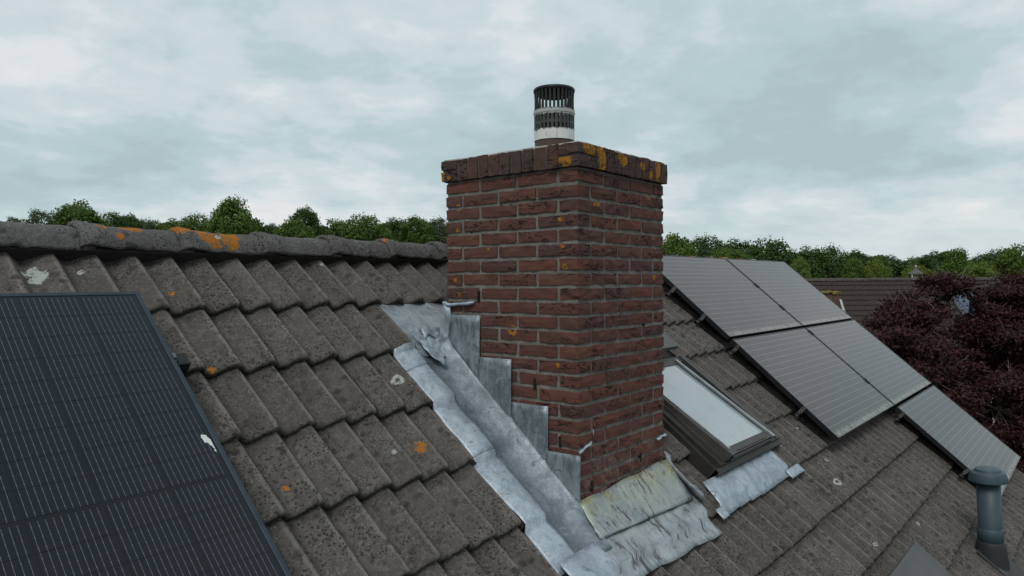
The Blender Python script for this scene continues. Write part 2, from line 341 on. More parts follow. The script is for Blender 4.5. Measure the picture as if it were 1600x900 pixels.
def lead_material(name, a, b, pale, dark, stain=False, streak=.5):
    t = NT(name); p = t.pos; X, Y, Z = t.sepx(p)[:3]
    sv = t.n('ShaderNodeCombineXYZ'); t.l(X, sv.inputs[0]); t.l(t.math('MULTIPLY', Y, 0.22), sv.inputs[1]); t.l(t.math('MULTIPLY', Z, 0.22), sv.inputs[2])
    sy = t.n('ShaderNodeCombineXYZ'); t.l(X, sy.inputs[0]); t.l(Y, sy.inputs[1]); t.l(t.math('MULTIPLY', Z, 0.25), sy.inputs[2])
    n1 = t.noise(p, 6.5, 7, 0.66, 0.8); n2 = t.noise(p, 24, 6, 0.7, 0.6); n3 = t.noise(p, 140, 3, 0.6); n4 = t.noise(sy.outputs[0], 30, 5, .65, .4); n5 = t.noise(t.map(p, loc=(4, 1, 8)), 13, 5, .6, 1.2)
    c = t.mix(t.step(n1, 0.42, 0.58), a, b)
    c = t.mix(t.step(n4, 0.50, 0.64, 0, streak), c, pale); c = t.mix(t.step(n4, 0.47, 0.36, 0, streak * 1.1), c, dark)
    c = t.mix(t.step(n2, 0.55, 0.68, 0, 0.5), c, pale); c = t.mix(t.step(n2, 0.44, 0.33, 0, 0.5), c, dark)
    c = t.mix(t.step(n5, 0.63, 0.67, 0, 0.7), c, dark)
    c = t.mix(t.step(n3, 0.4, 0.8, 0, 0.3), c, dark)
    if stain:
        st = t.noise(sv.outputs[0], 30, 4, 0.6, 0.9)
        yl = t.step(Z, -0.87, -0.77)
        c = t.mix(t.math('MULTIPLY', t.math('MULTIPLY', t.step(n1, 0.40, 0.56), t.step(Z, -1.0, -.85)), 0.6), c, (0.33, 0.345, 0.28))
        c = t.mix(t.math('MULTIPLY', t.math('MULTIPLY', yl, t.step(n5, 0.46, 0.58)), 0.75), c, (0.36, 0.335, 0.11))
        c = t.mix(t.math('MULTIPLY', t.math('MULTIPLY', t.step(Z, -.89, -.78), t.step(n4, .53, .60)), .7), c, (.11, .115, .11))
        c = t.mix(t.math('MULTIPLY', t.step(st, 0.53, 0.60), t.step(t.noise(p, 7, 4), 0.47, 0.55, 0, 0.92)), c, (0.070, 0.056, 0.064))
        c = t.mix(t.math('MULTIPLY', t.step(st, 0.43, 0.37), 0.3), c, (0.50, 0.52, 0.51))
    h = t.math('ADD', t.math('MULTIPLY', n1, 1.0), t.math('MULTIPLY', n2, 0.3))
    return t.fin(c, t.step(n2, 0.3, 0.7, 0.36, 0.62), t.bump(h, 0.28, 0.02, t.bump(n3, 0.15, 0.002)), 0.35, 0.5)
M_LEAD = lead_material('weathered_lead', (0.235, 0.258, 0.285), (0.335, 0.37, 0.40), (0.47, 0.51, 0.54), (0.12, 0.128, 0.14), False, .3)
M_LEADP = lead_material('pale_oxidised_lead', (0.30, 0.35, 0.40), (0.41, 0.475, 0.535), (0.55, 0.605, 0.65), (0.15, 0.172, 0.20), False, .25)
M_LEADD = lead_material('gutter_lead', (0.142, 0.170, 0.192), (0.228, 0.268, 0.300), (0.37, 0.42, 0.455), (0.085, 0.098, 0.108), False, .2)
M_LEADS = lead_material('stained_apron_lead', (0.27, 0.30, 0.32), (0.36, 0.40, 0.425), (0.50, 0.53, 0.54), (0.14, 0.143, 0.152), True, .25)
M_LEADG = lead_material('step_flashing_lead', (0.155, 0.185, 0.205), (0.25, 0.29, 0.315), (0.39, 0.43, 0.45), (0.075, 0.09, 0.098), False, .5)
M_BLACK = plain('black_anodised_frame', (0.013, 0.014, 0.016), 0.45, 0.2, 0.2)
M_BACK = plain('blue_black_backsheet', (0.0036, 0.0048, 0.0080), 0.18, 0, 0.2, 9, 0.0, 0.36)
M_NAVY = plain('dark_blue_panel_frame', (0.030, 0.042, 0.058), 0.4, 0.3, 0.2)
M_ALU = plain('bare_aluminium', (0.36, 0.37, 0.38), 0.42, 0.7, 0.2)
M_HOOK = plain('dull_galvanised_steel', (0.14, 0.14, 0.135), 0.5, 0.5, 0.3, 30)
M_ZINC = plain('grey_window_cladding', (0.060, 0.058, 0.055), 0.55, 0.15, 0.2, 6)
M_CLAD = plain('dark_brown_cladding', (0.034, 0.031, 0.028), 0.5, 0.1, 0.25, 8)
M_HOOD = plain('grey_painted_metal', (0.074, 0.076, 0.079), 0.5, 0.1, 0.12, 6)
M_VENT = plain('blue_grey_plastic', (0.042, 0.068, 0.082), 0.5, 0.0, 0.12, 9)
M_BOOT = plain('dark_rubber_boot', (0.022, 0.025, 0.027), 0.55, 0.0, 0.2, 9)
M_BARK = plain('bark', (0.075, 0.06, 0.05), 0.9, 0, 0.3, 7)
M_TWIG = plain('grey_twig', (0.19, 0.15, 0.13), 0.85, 0, 0.3, 9)
M_WHITE = plain('white_painted_wood', (0.62, 0.62, 0.60), 0.6, 0, 0.08)
M_UNDER = plain('dark_roof_underlay', (0.028, 0.025, 0.022), 0.9)
M_RENDER = plain('pale_render', (0.5, 0.49, 0.46), 0.85, 0, 0.12, 1.5)
M_WALL = plain('brown_brick_wall', (0.16, 0.085, 0.06), 0.9, 0, 0.25, 20)

# ------------------------------------------------------------------ the house and its roof
XL, XR = -6.2, 5.74
house = thing('house', 'house under a weathered grey brown interlocking tile roof with lichen', 'house', (0, .43, -8))
def slab():
    m = MB(); b = -.075
    pts = [(-.575, b), (4.3, b)]
    A = [RW(XL, s, h) for s, h in pts]; B = [RW(XR, s, h) for s, h in pts]
    m.prism([A[0], A[1], B[1], B[0]], -0.05 * np.array([0, -SP, CP]))
    ry = .43; mir = lambda p: np.array([p[0], 2 * ry - p[1] + .004, p[2]])
    m.prism([mir(B[0]), mir(B[1]), mir(A[1]), mir(A[0])], -0.05 * np.array([0, SP, CP]))
    return m.mesh('roof', M_UNDER)
roof = part('roof', slab(), house, (0, 0, 0))
m = MB(); m.box((XL + .15, -2.75, -8), (XR - .1, 3.6, -2.62)); m.prism([(XL + .15, -2.75, -2.62), (XL + .15, 3.6, -2.62), (XL + .15, .43, .15)], np.array([XR - XL - .25, 0, 0]))
part('wall', m.mesh('wall', M_WALL), house, (0, 0, 0))

def prof(u):
    u = u % 1.0; A = .043
    if u < .34: k = u / .34; return -A * (0.5 - 0.5 * math.cos(math.pi * k)) ** 0.85
    k = (u - .34) / .66; return -A * (1 - (0.5 - 0.5 * math.cos(math.pi * k)) ** 0.92)
def tile_mesh(a, b, seed):
    """one two-wave tile, local x from crest a to b, y up-slope from its tip, z out of the roof"""
    r = random.Random(seed); n = max(3, int(round((b - a) / .30 * 20))); th = .0345; Ltot = GA + .06
    ys = [0.0, 0.004, .013, .03, .15, Ltot]; v = []; f = []
    j = [r.uniform(-.0022, .0022) for _ in range(n + 1)]; jj = [r.uniform(-.003, .003) for _ in range(n + 1)]
    for iy, y in enumerate(ys):
        for i in range(n + 1):
            x = a + (b - a) * i / n; z = prof(x / WV) - TL * y / GA + (j[i] if iy else j[i] * .6)
            z -= (.013, .0055, .0015, 0, 0, 0)[iy]
            v.append((x, y + (jj[i] if iy < 4 else 0), z))
    for i in range(n + 1):          # lower lip
        x = a + (b - a) * i / n; v.append((x, .003 + jj[i], prof(x / WV) - th))
    for i in range(n + 1):
        x = a + (b - a) * i / n; v.append((x, .07, prof(x / WV) - th - TL * .07 / GA))
    N = n + 1; L = len(ys)
    order = [L + 1, L] + list(range(L))
    for q in range(len(order) - 1):
        p0, p1 = order[q] * N, order[q + 1] * N
        for i in range(n): f.append((p0 + i, p0 + i + 1, p1 + i + 1, p1 + i))
    for e in (0, n):                # side edges down to the pan
        k = len(v)
        for iy, y in enumerate(ys): x, yy, z = v[iy * N + e]; v.append((x, yy, z - th))
        for iy in range(L - 1):
            q = (iy * N + e, (iy + 1) * N + e, k + iy + 1, k + iy); f.append(q if e else q[::-1])
    return v, f
CUT = {1: [(-.835, .20)], 2: [(-.935, .25), (.50, 1.43)], 3: [(-.935, .25), (.50, 1.43)], 4: [(-.935, .25), (.50, 1.43)], 5: [(-.935, .15), (.46, 1.335)],
       9: [(1.05, 1.6)], 10: [(1.05, 1.6)]}
def spans(i, a, b):
    out = [(a, b)]
    for (c, d) in CUT.get(i, []):
        nw = []
        for (p, q) in out:
            if q <= c or p >= d: nw.append((p, q)); continue
            if c - p > .012: nw.append((p, c))
            if q - d > .012: nw.append((d, q))
        out = nw
    return out
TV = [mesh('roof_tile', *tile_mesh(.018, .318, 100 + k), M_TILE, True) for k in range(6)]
mass = MB(); rt = random.Random(5)
for i in range(0, 12):
    for k in range(-15, 25):
        X0 = XA + .3 * k
        a, b = X0 + .018, X0 + .318
        if b < XL or a > XR - .05: continue
        s = S1 + GA * i
        for (p, q) in spans(i, a, min(b, XR)):
            cen = RW((p + q) / 2, s - .15, 0); px, py, dz = proj(cen)
            seen = dz > .3 and -130 < px < 1680 and 250 < py < 1010 and i >= 0
            xm = (p + q) / 2
            if xm < -2.35 and i >= 1 and s < 1.5: seen = False            # under the near panel
            if xm > 2.75 and 0 <= i <= (4 if xm < 4.0 else 7) : seen = False  # under the far panels
            if -.5 < xm < .05 and i == 0: seen = False
            full = (p == a and q == b)
            hh = rt.uniform(-.0022, .0022); ss = rt.uniform(-.004, .004)
            if seen:
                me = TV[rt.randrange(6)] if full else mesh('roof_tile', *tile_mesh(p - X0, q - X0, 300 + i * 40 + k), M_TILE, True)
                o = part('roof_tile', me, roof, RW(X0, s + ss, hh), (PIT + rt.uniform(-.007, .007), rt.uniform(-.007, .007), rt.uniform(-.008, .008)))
            else:
                vv, ff = tile_mesh(p - X0, q - X0, 900 + k)
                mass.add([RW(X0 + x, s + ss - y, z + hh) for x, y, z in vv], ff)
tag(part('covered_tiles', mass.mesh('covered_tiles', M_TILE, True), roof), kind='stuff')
def ridge_tile(seed):
    r = random.Random(seed); pr = [(-.092, -.094), (-.091, -.082), (-.080, -.050), (-.058, -.019), (-.028, -.004), (0, 0), (.028, -.004), (.058, -.019), (.080, -.05), (.092, -.09)]
    st = [(-.028, .98), (-.022, 1.12), (.0, 1.13), (.03, 1.115), (.07, 1.07), (.11, 1.03), (.14, 1.01), (.17, 1.0), (.21, .995), (.25, .99), (.29, .985), (.33, .98), (.37, .975), (.42, .97)]; g = []
    for x, k in st: g.append([(x + r.uniform(-.003, .003), y * k + r.uniform(-.0025, .0025), z * (1 + (k - 1) * .3) + (k - 1) * .13 + r.uniform(-.0045, .0045)) for y, z in pr])
    return MB().sheet(g, .016).mesh('ridge_tile', M_RIDGE, True)
RT = [ridge_tile(k) for k in range(4)]
for n in range(-10, 20):
    x = -2.094 + .39 * n
    if x > XR - .2: break
    part('ridge_tile', RT[n % 4], roof, (x, .432, .380 + rt.uniform(-.003, .003)), (rt.uniform(-.02, .02), rt.uniform(-.008, .008), rt.uniform(-.012, .012)))

# ------------------------------------------------------------------ chimney
chim = thing('chimney', 'red brick chimney stack with orange lichen and lead flashing at its foot', 'chimney', (CX0 + CW / 2, CY0 + CW / 2, -.9))
J = .0125; D = .1012; BU = (CW - D) / 3; BL = BU - J; BH = CC - J
def brick_mesh(L, Dp, H, seed, mat, amp=.0024):
    r = random.Random(seed); nx, ny, nz = 5, 3, 2; idx = {}; v = []; f = []
    def P(i, j, k):
        if (i, j, k) not in idx:
            x, y, z = -L / 2 + L * i / nx, -Dp / 2 + Dp * j / ny, -H / 2 + H * k / nz
            edge = (i in (0, nx)) + (j in (0, ny)) + (k in (0, nz))
            a = amp * (1.1 if edge > 1 else 0.8); c = .0022 if edge > 1 else 0
            x += r.uniform(-a, a) - c * (1 if i == nx else -1 if i == 0 else 0); y += r.uniform(-a, a) - c * (1 if j == ny else -1 if j == 0 else 0)
            z += r.uniform(-a, a) * .8 - c * (1 if k == nz else -1 if k == 0 else 0)
            idx[(i, j, k)] = len(v); v.append((x, y, z))
        return idx[(i, j, k)]
    for i in range(nx):
        for j in range(ny):
            f.append((P(i, j, 0), P(i, j + 1, 0), P(i + 1, j + 1, 0), P(i + 1, j, 0))); f.append((P(i, j, nz), P(i + 1, j, nz), P(i + 1, j + 1, nz), P(i, j + 1, nz)))
    for i in range(nx):
        for k in range(nz):
            f.append((P(i, 0, k), P(i + 1, 0, k), P(i + 1, 0, k + 1), P(i, 0, k + 1))); f.append((P(i, ny, k), P(i, ny, k + 1), P(i + 1, ny, k + 1), P(i + 1, ny, k)))
    for j in range(ny):
        for k in range(nz):
            f.append((P(0, j, k), P(0, j, k + 1), P(0, j + 1, k + 1), P(0, j + 1, k))); f.append((P(nx, j, k), P(nx, j + 1, k), P(nx, j + 1, k + 1), P(nx, j, k + 1)))
    return mesh('brick', v, f, mat, False)
BV = [brick_mesh(BL, D, BH, 40 + k, M_BRICK) for k in range(9)]
x0, y0, x1, y1 = CX0, CY0, CX0 + CW, CY0 + CW
part('mortar_core', MB().box((x0 + .0072, y0 + .0072, -1.15), (x1 - .0072, y1 - .0072, CZ0 + .004)).mesh('mortar_core', M_MORT), chim)
rb = random.Random(3); hidden = MB()
def lay(c, turned, seen):
    mv = BV[rb.randrange(9)]; c = (c[0] + rb.uniform(-.0016, .0016), c[1] + rb.uniform(-.0016, .0016), c[2] + rb.uniform(-.0014, .0014))
    rz = (math.pi / 2 if turned else 0) + (math.pi if rb.random() < .5 else 0) + rb.uniform(-.006, .006)
    if seen: part('brick', mv, chim, c, (rb.uniform(-.004, .004), rb.uniform(-.004, .004), rz))
    else:
        R_ = Matrix.Rotation(rz, 3, 'Z'); hidden.add([R_ @ vv.co + Vector(c) for vv in mv.vertices], [tuple(pp.vertices) for pp in mv.polygons])
for k in range(1, 27):
    z = CZ0 - CC * (k - .5)
    for n in range(3):
        if k % 2:      # pinwheel one way
            L_ = (x0 + D / 2, y1 - BL / 2 - n * BU, z); F_ = (x0 + BL / 2 + n * BU, y0 + D / 2, z); R_ = (x1 - D / 2, y0 + BL / 2 + n * BU, z); B_ = (x1 - BL / 2 - n * BU, y1 - D / 2, z)
        else:
            L_ = (x0 + D / 2, y0 + BL / 2 + n * BU, z); F_ = (x1 - BL / 2 - n * BU, y0 + D / 2, z); R_ = (x1 - D / 2, y1 - BL / 2 - n * BU, z); B_ = (x0 + BL / 2 + n * BU, y1 - D / 2, z)
        gl = lambda y: -.173 + .874 * (y + .227)
        lay(L_, True, z + .03 > gl(L_[1] - .1) + .12)
        lay(F_, False, z > -.80)
        lay(R_, True, k % 2 == 1 and n == 0 and z > -.78)
        lay(B_, False, k % 2 == 0 and n == 0 and z > .0)
tag(part('hidden_bricks', hidden.mesh('hidden_bricks', M_BRICK), chim), kind='stuff')
M_GAP = plain('dark_open_joint', (0.012, 0.010, 0.009), 0.95)
for (gy, gz, hh_) in ((-.372, .083, .052), (-.705, -.305, .05), (-.842, -.545, .045)):
    part('open_joint', MB().box((x0 - .0035, gy - .006, gz - hh_ / 2), (x0 + .012, gy + .005, gz + hh_ / 2), .002).mesh('open_joint', M_GAP), chim)
for (gx, gz, hh_) in ((-.545, -.745, .05), (-.115, -.70, .045), (-.075, -.06, .012), (-.40, -.41, .01)):
    part('open_joint', MB().box((gx - .006, y0 - .0035, gz - hh_ / 2), (gx + .005, y0 + .012, gz + hh_ / 2), .002).mesh('open_joint', M_GAP), chim)
# the cap: bricks on edge with flat pairs at the corners
O = .0175; X0, Y0, X1, Y1 = x0 - O, y0 - O, x1 + O, y1 + O; HC = .1035; zc = CZ0 + .003
M_DMORT = plain('dirty_mortar', (0.085, 0.078, 0.070), 0.95, 0, 0.35, 30, 0.6)
part('cap_core', MB().box((X0 + .009, Y0 + .009, zc + .004), (X1 - .009, Y1 - .009, zc + HC - .006)).mesh('cap_core', M_DMORT), chim)
cap_hidden = MB()
def cap_brick(lo, hi, seen=True):
    lo, hi = np.array(lo), np.array(hi); c = (lo + hi) / 2; d = hi - lo
    me = brick_mesh(d[0], d[1], d[2], rb.randrange(9999), M_CAPB, .0028)
    if seen: part('cap_brick', me, chim, c, (rb.uniform(-.006, .006), rb.uniform(-.006, .006), rb.uniform(-.008, .008)))
    else: cap_hidden.add([np.array(vv.co) + c for vv in me.vertices], [tuple(pp.vertices) for pp in me.polygons])
CE = .108; half = HC / 2; jt = .007
for (cx_, cy_, lx, ly, seen) in ((X0, Y0, .165, CE, True), (X0, Y1 - CE, CE, CE, True), (X1 - CE, Y0, CE, .2, False), (X1 - .2, Y1 - CE, .2, CE, False)):
    if (cx_, cy_) == (X1 - CE, Y0): continue
    cap_brick((cx_, cy_, zc), (cx_ + lx, cy_ + ly, zc + half - jt / 2), seen); cap_brick((cx_, cy_, zc + half + jt / 2), (cx_ + lx, cy_ + ly, zc + HC + rb.uniform(-.002, .003)), seen)
def run(a, b, axis, edge0, edge1, seen):
    n = max(1, int(round((b - a) / .066))); st = (b - a) / n
    for q in range(n):
        p0, p1 = a + q * st + jt / 2, a + (q + 1) * st - jt / 2; e = rb.uniform(-.003, .003)
        if axis == 'y': cap_brick((edge0 + e, p0, zc + rb.uniform(-.002, .001)), (edge1, p1, zc + HC + rb.uniform(-.003, .004)), seen)
        else: cap_brick((p0, edge0 + e, zc + rb.uniform(-.002, .001)), (p1, edge1, zc + HC + rb.uniform(-.003, .004)), seen)
run(Y0 + CE, Y1 - CE, 'y', X0, X0 + .2, True)
run(X0 + .165, X1, 'x', Y0, Y0 + .2, True)
run(Y0 + .2, Y1 - CE, 'y', X1 - .2, X1, False)
run(X0 + CE, X1 - .2, 'x', Y1 - .2, Y1, False)
tag(part('hidden_cap_bricks', cap_hidden.mesh('hidden_cap_bricks', M_CAPB), chim), kind='stuff')
M_FLAUNCH = plain('pale_cement', (0.36, 0.345, 0.33), 0.95, 0, 0.3, 25, 0.7)
g = []
for i in range(13):
    row = []
    for j in range(13):
        u, v_ = i / 12, j / 12; e = min(u, 1 - u, v_, 1 - v_); jx = rb.uniform(-.006, .006) if e == 0 else 0
        row.append((X0 + .012 + (X1 - X0 - .024) * u + jx, Y0 + .012 + (Y1 - Y0 - .024) * v_ + jx, zc + HC + .004 + min(e * 6, 1) * .016 + rb.uniform(-.002, .002)))
    g.append(row)
part('cement_topping', MB().sheet(g, .02).mesh('cement_topping', M_FLAUNCH, True), chim)

# lead work round the chimney ------------------------------------------------
def hT(s):                      # crest height of the tiling at slope position s
    i = math.ceil((s - S1) / GA - 1e-6); return -TL * (S1 + GA * i - s) / GA
nz = lambda a, b, sc=9.0: math.sin(a * sc * 1.3 + math.sin(b * sc) * 1.7) * math.cos(b * sc * 1.1 + a * 3)
lead_prof = [(-.974, -.034, 1), (-.960, -.029, 1), (-.925, -.006, 1), (-.868, .000, .8), (-.850, -.012, .5), (-.825, -.034, .2), (-.785, -.050, .1), (-.740, -.040, .1), (-.705, -.012, .1), (-.678, .004, 0), (-.662, .016, 0), (-.655, .034, 0), (-.6535, .048, 0)]
def gutter(s0, s1, lift, mats, cols=None, n=26):
    g = []
    for i in range(n + 1):
        s = s0 + (s1 - s0) * i / n; row = []
        for c, (x, h, wt) in enumerate(lead_prof):
            if cols and not (cols[0] <= c <= cols[1]): continue
            k = .0045 * nz(x * 1.5, s, 11) + .003 * nz(s, x, 23)
            if c >= 8 and s > 1.2: h = h * max(.06, 1 - (s - 1.2) / .10)
            row.append(RW(x + (.003 * nz(s, .3, 8) if c < 2 else 0) + .004 * nz(s, x, 6), s, h + lift + wt * hT(s) + (k if c < 10 else 0)))
        g.append(row)
    return MB().sheet(g, -.0025)
def leadpart(name, mb, mat, par=None): return part(name, mb.mesh(name, mat, True), par or chim)
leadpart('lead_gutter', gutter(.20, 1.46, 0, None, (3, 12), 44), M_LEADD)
leadpart('lead_lip', gutter(.205, .33, .006, None, (0, 4), 8), M_LEADP)
leadpart('lead_lip', gutter(.315, .86, .003, None, (0, 4), 24), M_LEADP)
leadpart('lead_lip', gutter(.845, 1.45, .0, None, (0, 4), 28), M_LEADP)
# back gutter with its crumpled fold
g = []
for i in range(31):
    u = i / 30; row = []
    for j in range(15):
        v_ = j / 14; x = -.88 + 1.13 * u; s = -.19 + (.40 if x > -.63 else .46) * v_
        h = -.052 + .02 * v_ + .006 * nz(x * 2, s, 10) + (.012 * max(0, nz(x * 3, s * 3, 9)) if x < -.62 else 0)
        row.append(RW(x, s, h))
    g.append(row)
leadpart('back_gutter_lead', MB().sheet(g, -.0025), M_LEAD)
TLc, TRc, BRc, BLc = np.array((-.845, .125)), np.array((-.640, .125)), np.array((-.668, .275)), np.array((-.775, .345))
g = []
for i in range(23):
    u = i / 22; row = []
    for j in range(19):
        v_ = j / 18
        q = TLc * (1 - u) * (1 - v_) + TRc * u * (1 - v_) + BRc * u * v_ + BLc * (1 - u) * v_; q = q + np.array((.010 * math.sin(v_ * 7) * (1 - u), .014 * math.sin(u * 9 + 1) * v_ + .010 * math.sin(u * 13) * (1 - v_)))
        h = -.012 + .026 * (1 - u) * .4 + .055 * max(0, u - .72) ** 1.2 + .006 * nz(u * 1.6, v_ * 1.4, 8) + .0035 * abs(nz(v_, u, 17)) + .012 * math.exp(-(v_ / .09) ** 2) - .006 * v_
        row.append(RW(q[0], q[1], h))
    g.append(row)
leadpart('crumpled_lead_fold', MB().sheet(g, -.003), M_LEADP)
g = []
for i in range(11):
    u = i / 10; row = []
    for j in range(8):
        v_ = j / 7; row.append(RW(-.765 + .105 * u, .12 + .05 * v_ + .010 * math.sin(u * 8 + v_ * 2), .006 + .010 * math.sin(u * 5) - .012 * v_ + .005 * nz(u, v_, 9) + .05 * max(0, u - .7)))
    g.append(row)
leadpart('crumpled_lead_fold', MB().sheet(g, -.003), M_LEADP)
g = [[np.array((x0 - .006 - .018 * v_ - .006 * math.sin(u * 7), y1 - .004 - .028 * (1 - v_) - .01 * math.sin(u * 5), .042 - .175 * u)) for v_ in np.linspace(0, 1, 4)] for u in np.linspace(0, 1, 9)]
leadpart('corner_lead', MB().sheet(g, .003), M_LEADP)
# step flashings on the side of the stack
def step(poly, off):
    m_ = MB(); n_ = 8
    ya, yb = poly[0], poly[1]; zt, zl, zr = poly[2], poly[3], poly[4]; g = []
    for i in range(n_ + 1):
        u = i / n_; y = ya + (yb - ya) * u; zb = zl + (zr - zl) * u; row = []
        for j in range(9):
            v_ = j / 8; z = zt + (zb - zt) * v_
            row.append((x0 - off - .003 * math.sin(v_ * 3) - .0012 * nz(y, z, 12) - (.004 if 0 < u < 1 else 0) - .003 * v_ ** 3, y, z))
        g.append(row)
    return m_.sheet(g, -.003)
for n, (ya, yb, zt, zl, zr, off) in enumerate([(-.188, -.388, -.006, -.135, -.330, .009), (-.378, -.580, -.202, -.318, -.522, .012), (-.570, -.786, -.397, -.508, -.694, .009), (-.776, -.957, -.590, -.690, -.845, .012)]):
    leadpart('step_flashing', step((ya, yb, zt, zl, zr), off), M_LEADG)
def lip(pts, dx, dy, th, mat, name='mortar_lip'):
    g = []
    for i, p in enumerate(pts):
        p = np.array(p); w_ = 1 + .5 * math.sin(i * 2.1)
        g.append([p + np.array((0, 0, th)), p + np.array((dx * w_, dy * w_, th * .7)), p + np.array((dx * w_ * 1.1, dy * w_ * 1.1, -th * .3)), p + np.array((0, 0, -th * w_))])
    leadpart(name, MB().sheet(g, .002), mat)
lip([(x0 + .002, y, z) for y, z in ((-.150, .050), (-.19, .040), (-.23, .043), (-.27, .046), (-.31, .048), (-.352, .055))], -.018, 0, .007, M_LEADP, 'lead_tuck')
lip([(x0 - .004 + i * .02, y0 + .002, -.585 + i * .006 + (.004 if i % 2 else 0)) for i in range(6)], 0, -.009, .005, M_LEADP, 'lead_tuck')
lip([(x, y0 + .002, -.640 + k) for x, k in ((.045, -.004), (.07, 0), (.095, .006), (.12, .004), (.135, .008))], 0, -.009, .005, M_LEADP, 'lead_tuck')
lip([(x0 + .112, y0 + .002, z) for z in (-.50, -.52, -.545)], 0, -.004, .003, M_LEADG, 'lead_tuck')
# apron below the stack
g = []
for i in range(25):
    u = i / 24; x = -.665 + .80 * u; row = []
    ztop = -.790 + .036 * u + .004 * math.sin(u * 17)
    for j in range(9):
        v_ = j / 8; sA = None
        P0 = np.array([x, y0 - .007, ztop]); P1 = RW(x - .02 + .02 * u, 1.408 + .032 * u, .004)
        p = P0 + (P1 - P0) * v_; p = p + np.array([0, -.6, -.75]) * (.030 * math.sin(math.pi * v_)) + np.array([0, -SP, CP]) * .004 * nz(x * 2, v_, 9)
        row.append(p)
    g.append(row)
leadpart('apron_upstand', MB().sheet(g, .003), M_LEADS)
def skirt(xa, xb, sa, sb, lift, mat, n=20, wav=.45, name='apron_skirt', dsl=0.0, dsr=0.0, par=None, th=.003):
    g = []
    for i in range(n + 1):
        u = i / n; x = xa + (xb - xa) * u; row = []
        for j in range(8):
            v_ = j / 7; ss = sa + (sb - sa) * v_ + (dsl * (1 - u) + dsr * u) + .005 * math.sin(x * 17) * v_
            row.append(RW(x + .008 * math.sin(v_ * 4 + x * 9), ss, lift + max(hT(ss), -.026) * .85 + wav * (prof((x - XA) / WV)) * (.35 + .65 * v_) + .004 * nz(x * 2, ss, 9)))
        g.append(row)
    return leadpart(name, MB().sheet(g, -th), mat, par)
skirt(-.70, .165, 1.392, 1.610, .007, M_LEADS, 40, .24, dsl=0, dsr=.030)
skirt(-.965, -.688, 1.412, 1.600, .006, M_LEADP, 12, .24, dsl=.0, dsr=-.012)
g = []
for i in range(7):
    u = i / 6; row = []
    for j in range(11):
        v_ = j / 10; s = 1.16 + .285 * v_
        xi, xo = x1 + .004, x1 + .115 + .01 * math.sin(v_ * 8); x = xi + (xo - xi) * u
        row.append(RW(x, s + .04 * (1 - u) * v_, .012 + hT(s) * .6 + .055 * (1 - u) ** 3 - .014 * math.sin(math.pi * u) + .005 * nz(u, v_, 8)))
    g.append(row)
leadpart('corner_lead', MB().sheet(g, -.003), M_LEAD)
g = []
for i in range(5):
    g.append([RW(x1 + .003 + .10 * i / 4, s, -.03 + .06 * (1 - i / 4) ** 2) for s in np.linspace(.15, 1.2, 12)])
leadpart('lead_gutter', MB().sheet(g, -.003), M_LEADD)

# ------------------------------------------------------------------ flue terminal on the chimney
KX, KY = -.2633, -.5447
cowl = thing('flue_terminal', 'slotted dark cylindrical flue terminal with white bands on top of the chimney', 'flue terminal', (KX, KY, zc + HC + .015))
def cowl_mat():
    t = NT('sooty_white_plastic'); Z = t.sepx(t.pos)[2]; n = t.noise(t.map(t.pos, sc=(1, 1, .3)), 55, 4, .6)
    zz_ = t.math('ADD', Z, t.math('MULTIPLY_ADD', n, .036, -.018))
    up = t.step(zz_, .898, .907); ring = t.math('MULTIPLY', t.step(zz_, .974, .980), t.step(zz_, .997, 1.006, 1, 0))
    c = t.mix(up, (.60, .60, .59), (.045, .045, .045)); c = t.mix(t.math('MULTIPLY', ring, .8), c, (.46, .46, .44))
    c = t.mix(t.step(Z, 1.0, 1.012), c, (.013, .013, .014))
    c = t.mix(t.step(n, .55, .7, 0, .3), c, (.1, .1, .1))
    return t.fin(c, .6, None, 0, .4)
M_COWL = cowl_mat()
M_CLAY = plain('brown_clay', (.06, .038, .033), .85, 0, .2, 20)
part('clay_base', MB().lathe([(.096, .74), (.098, .858), (.09, .86), (.085, .74)], 40, (KX, KY)).mesh('clay_base', M_CLAY, True), cowl)
NS = 30; m = MB()
def band(m, r0, r1, za, zb, th=.004, n=NS * 4): m.lathe([(r0, za), (r1, zb), (r1 - th, zb), (r0 - th, za), (r0, za)], n, (KX, KY))
band(m, .101, .1005, .853, .907)
def slots(m, za, zb, ra, rb_, frac, th=.0035):
    for k in range(NS):
        a0 = 2 * math.pi * (k + (1 - frac) / 2) / NS; a1 = 2 * math.pi * (k + 1 - (1 - frac) / 2) / NS
        v = []
        for z, r in ((za, ra), (zb, rb_)):
            for a in (a0, a1):
                for rr in (r, r - th): v.append((KX + rr * math.cos(a), KY + rr * math.sin(a), z))
        m.add(v, [(0, 2, 6, 4), (1, 5, 7, 3), (0, 4, 5, 1), (2, 3, 7, 6)])
slots(m, .906, .933, .1005, .1005, .55); band(m, .1005, .1005, .932, .944); slots(m, .943, .975, .1005, .1005, .55); band(m, .1005, .1005, .974, .986)
part('slotted_ring', m.mesh('slotted_ring', M_COWL), cowl)
part('inner_pipe', MB().lathe([(.078, .80), (.078, .938), (.07, .938), (.07, .80)], 32, (KX, KY)).mesh('inner_pipe', M_BLACK, True), cowl)
m = MB(); band(m, .1035, .1035, .985, .999); band(m, .102, .102, .997, 1.004); part('white_ring', m.mesh('white_ring', M_COWL, False), cowl)
bl = []
v = []; a0 = -.32 * math.pi / NS * 1.0
for z, r in ((1.003, .100), (1.03, .0985), (1.06, .0985), (1.085, .1), (1.102, .102)):
    for a in (-.55 * math.pi / NS, .55 * math.pi / NS):
        for rr in (r, r - .004): v.append((rr * math.cos(a), rr * math.sin(a), z - 1.05))
f = []
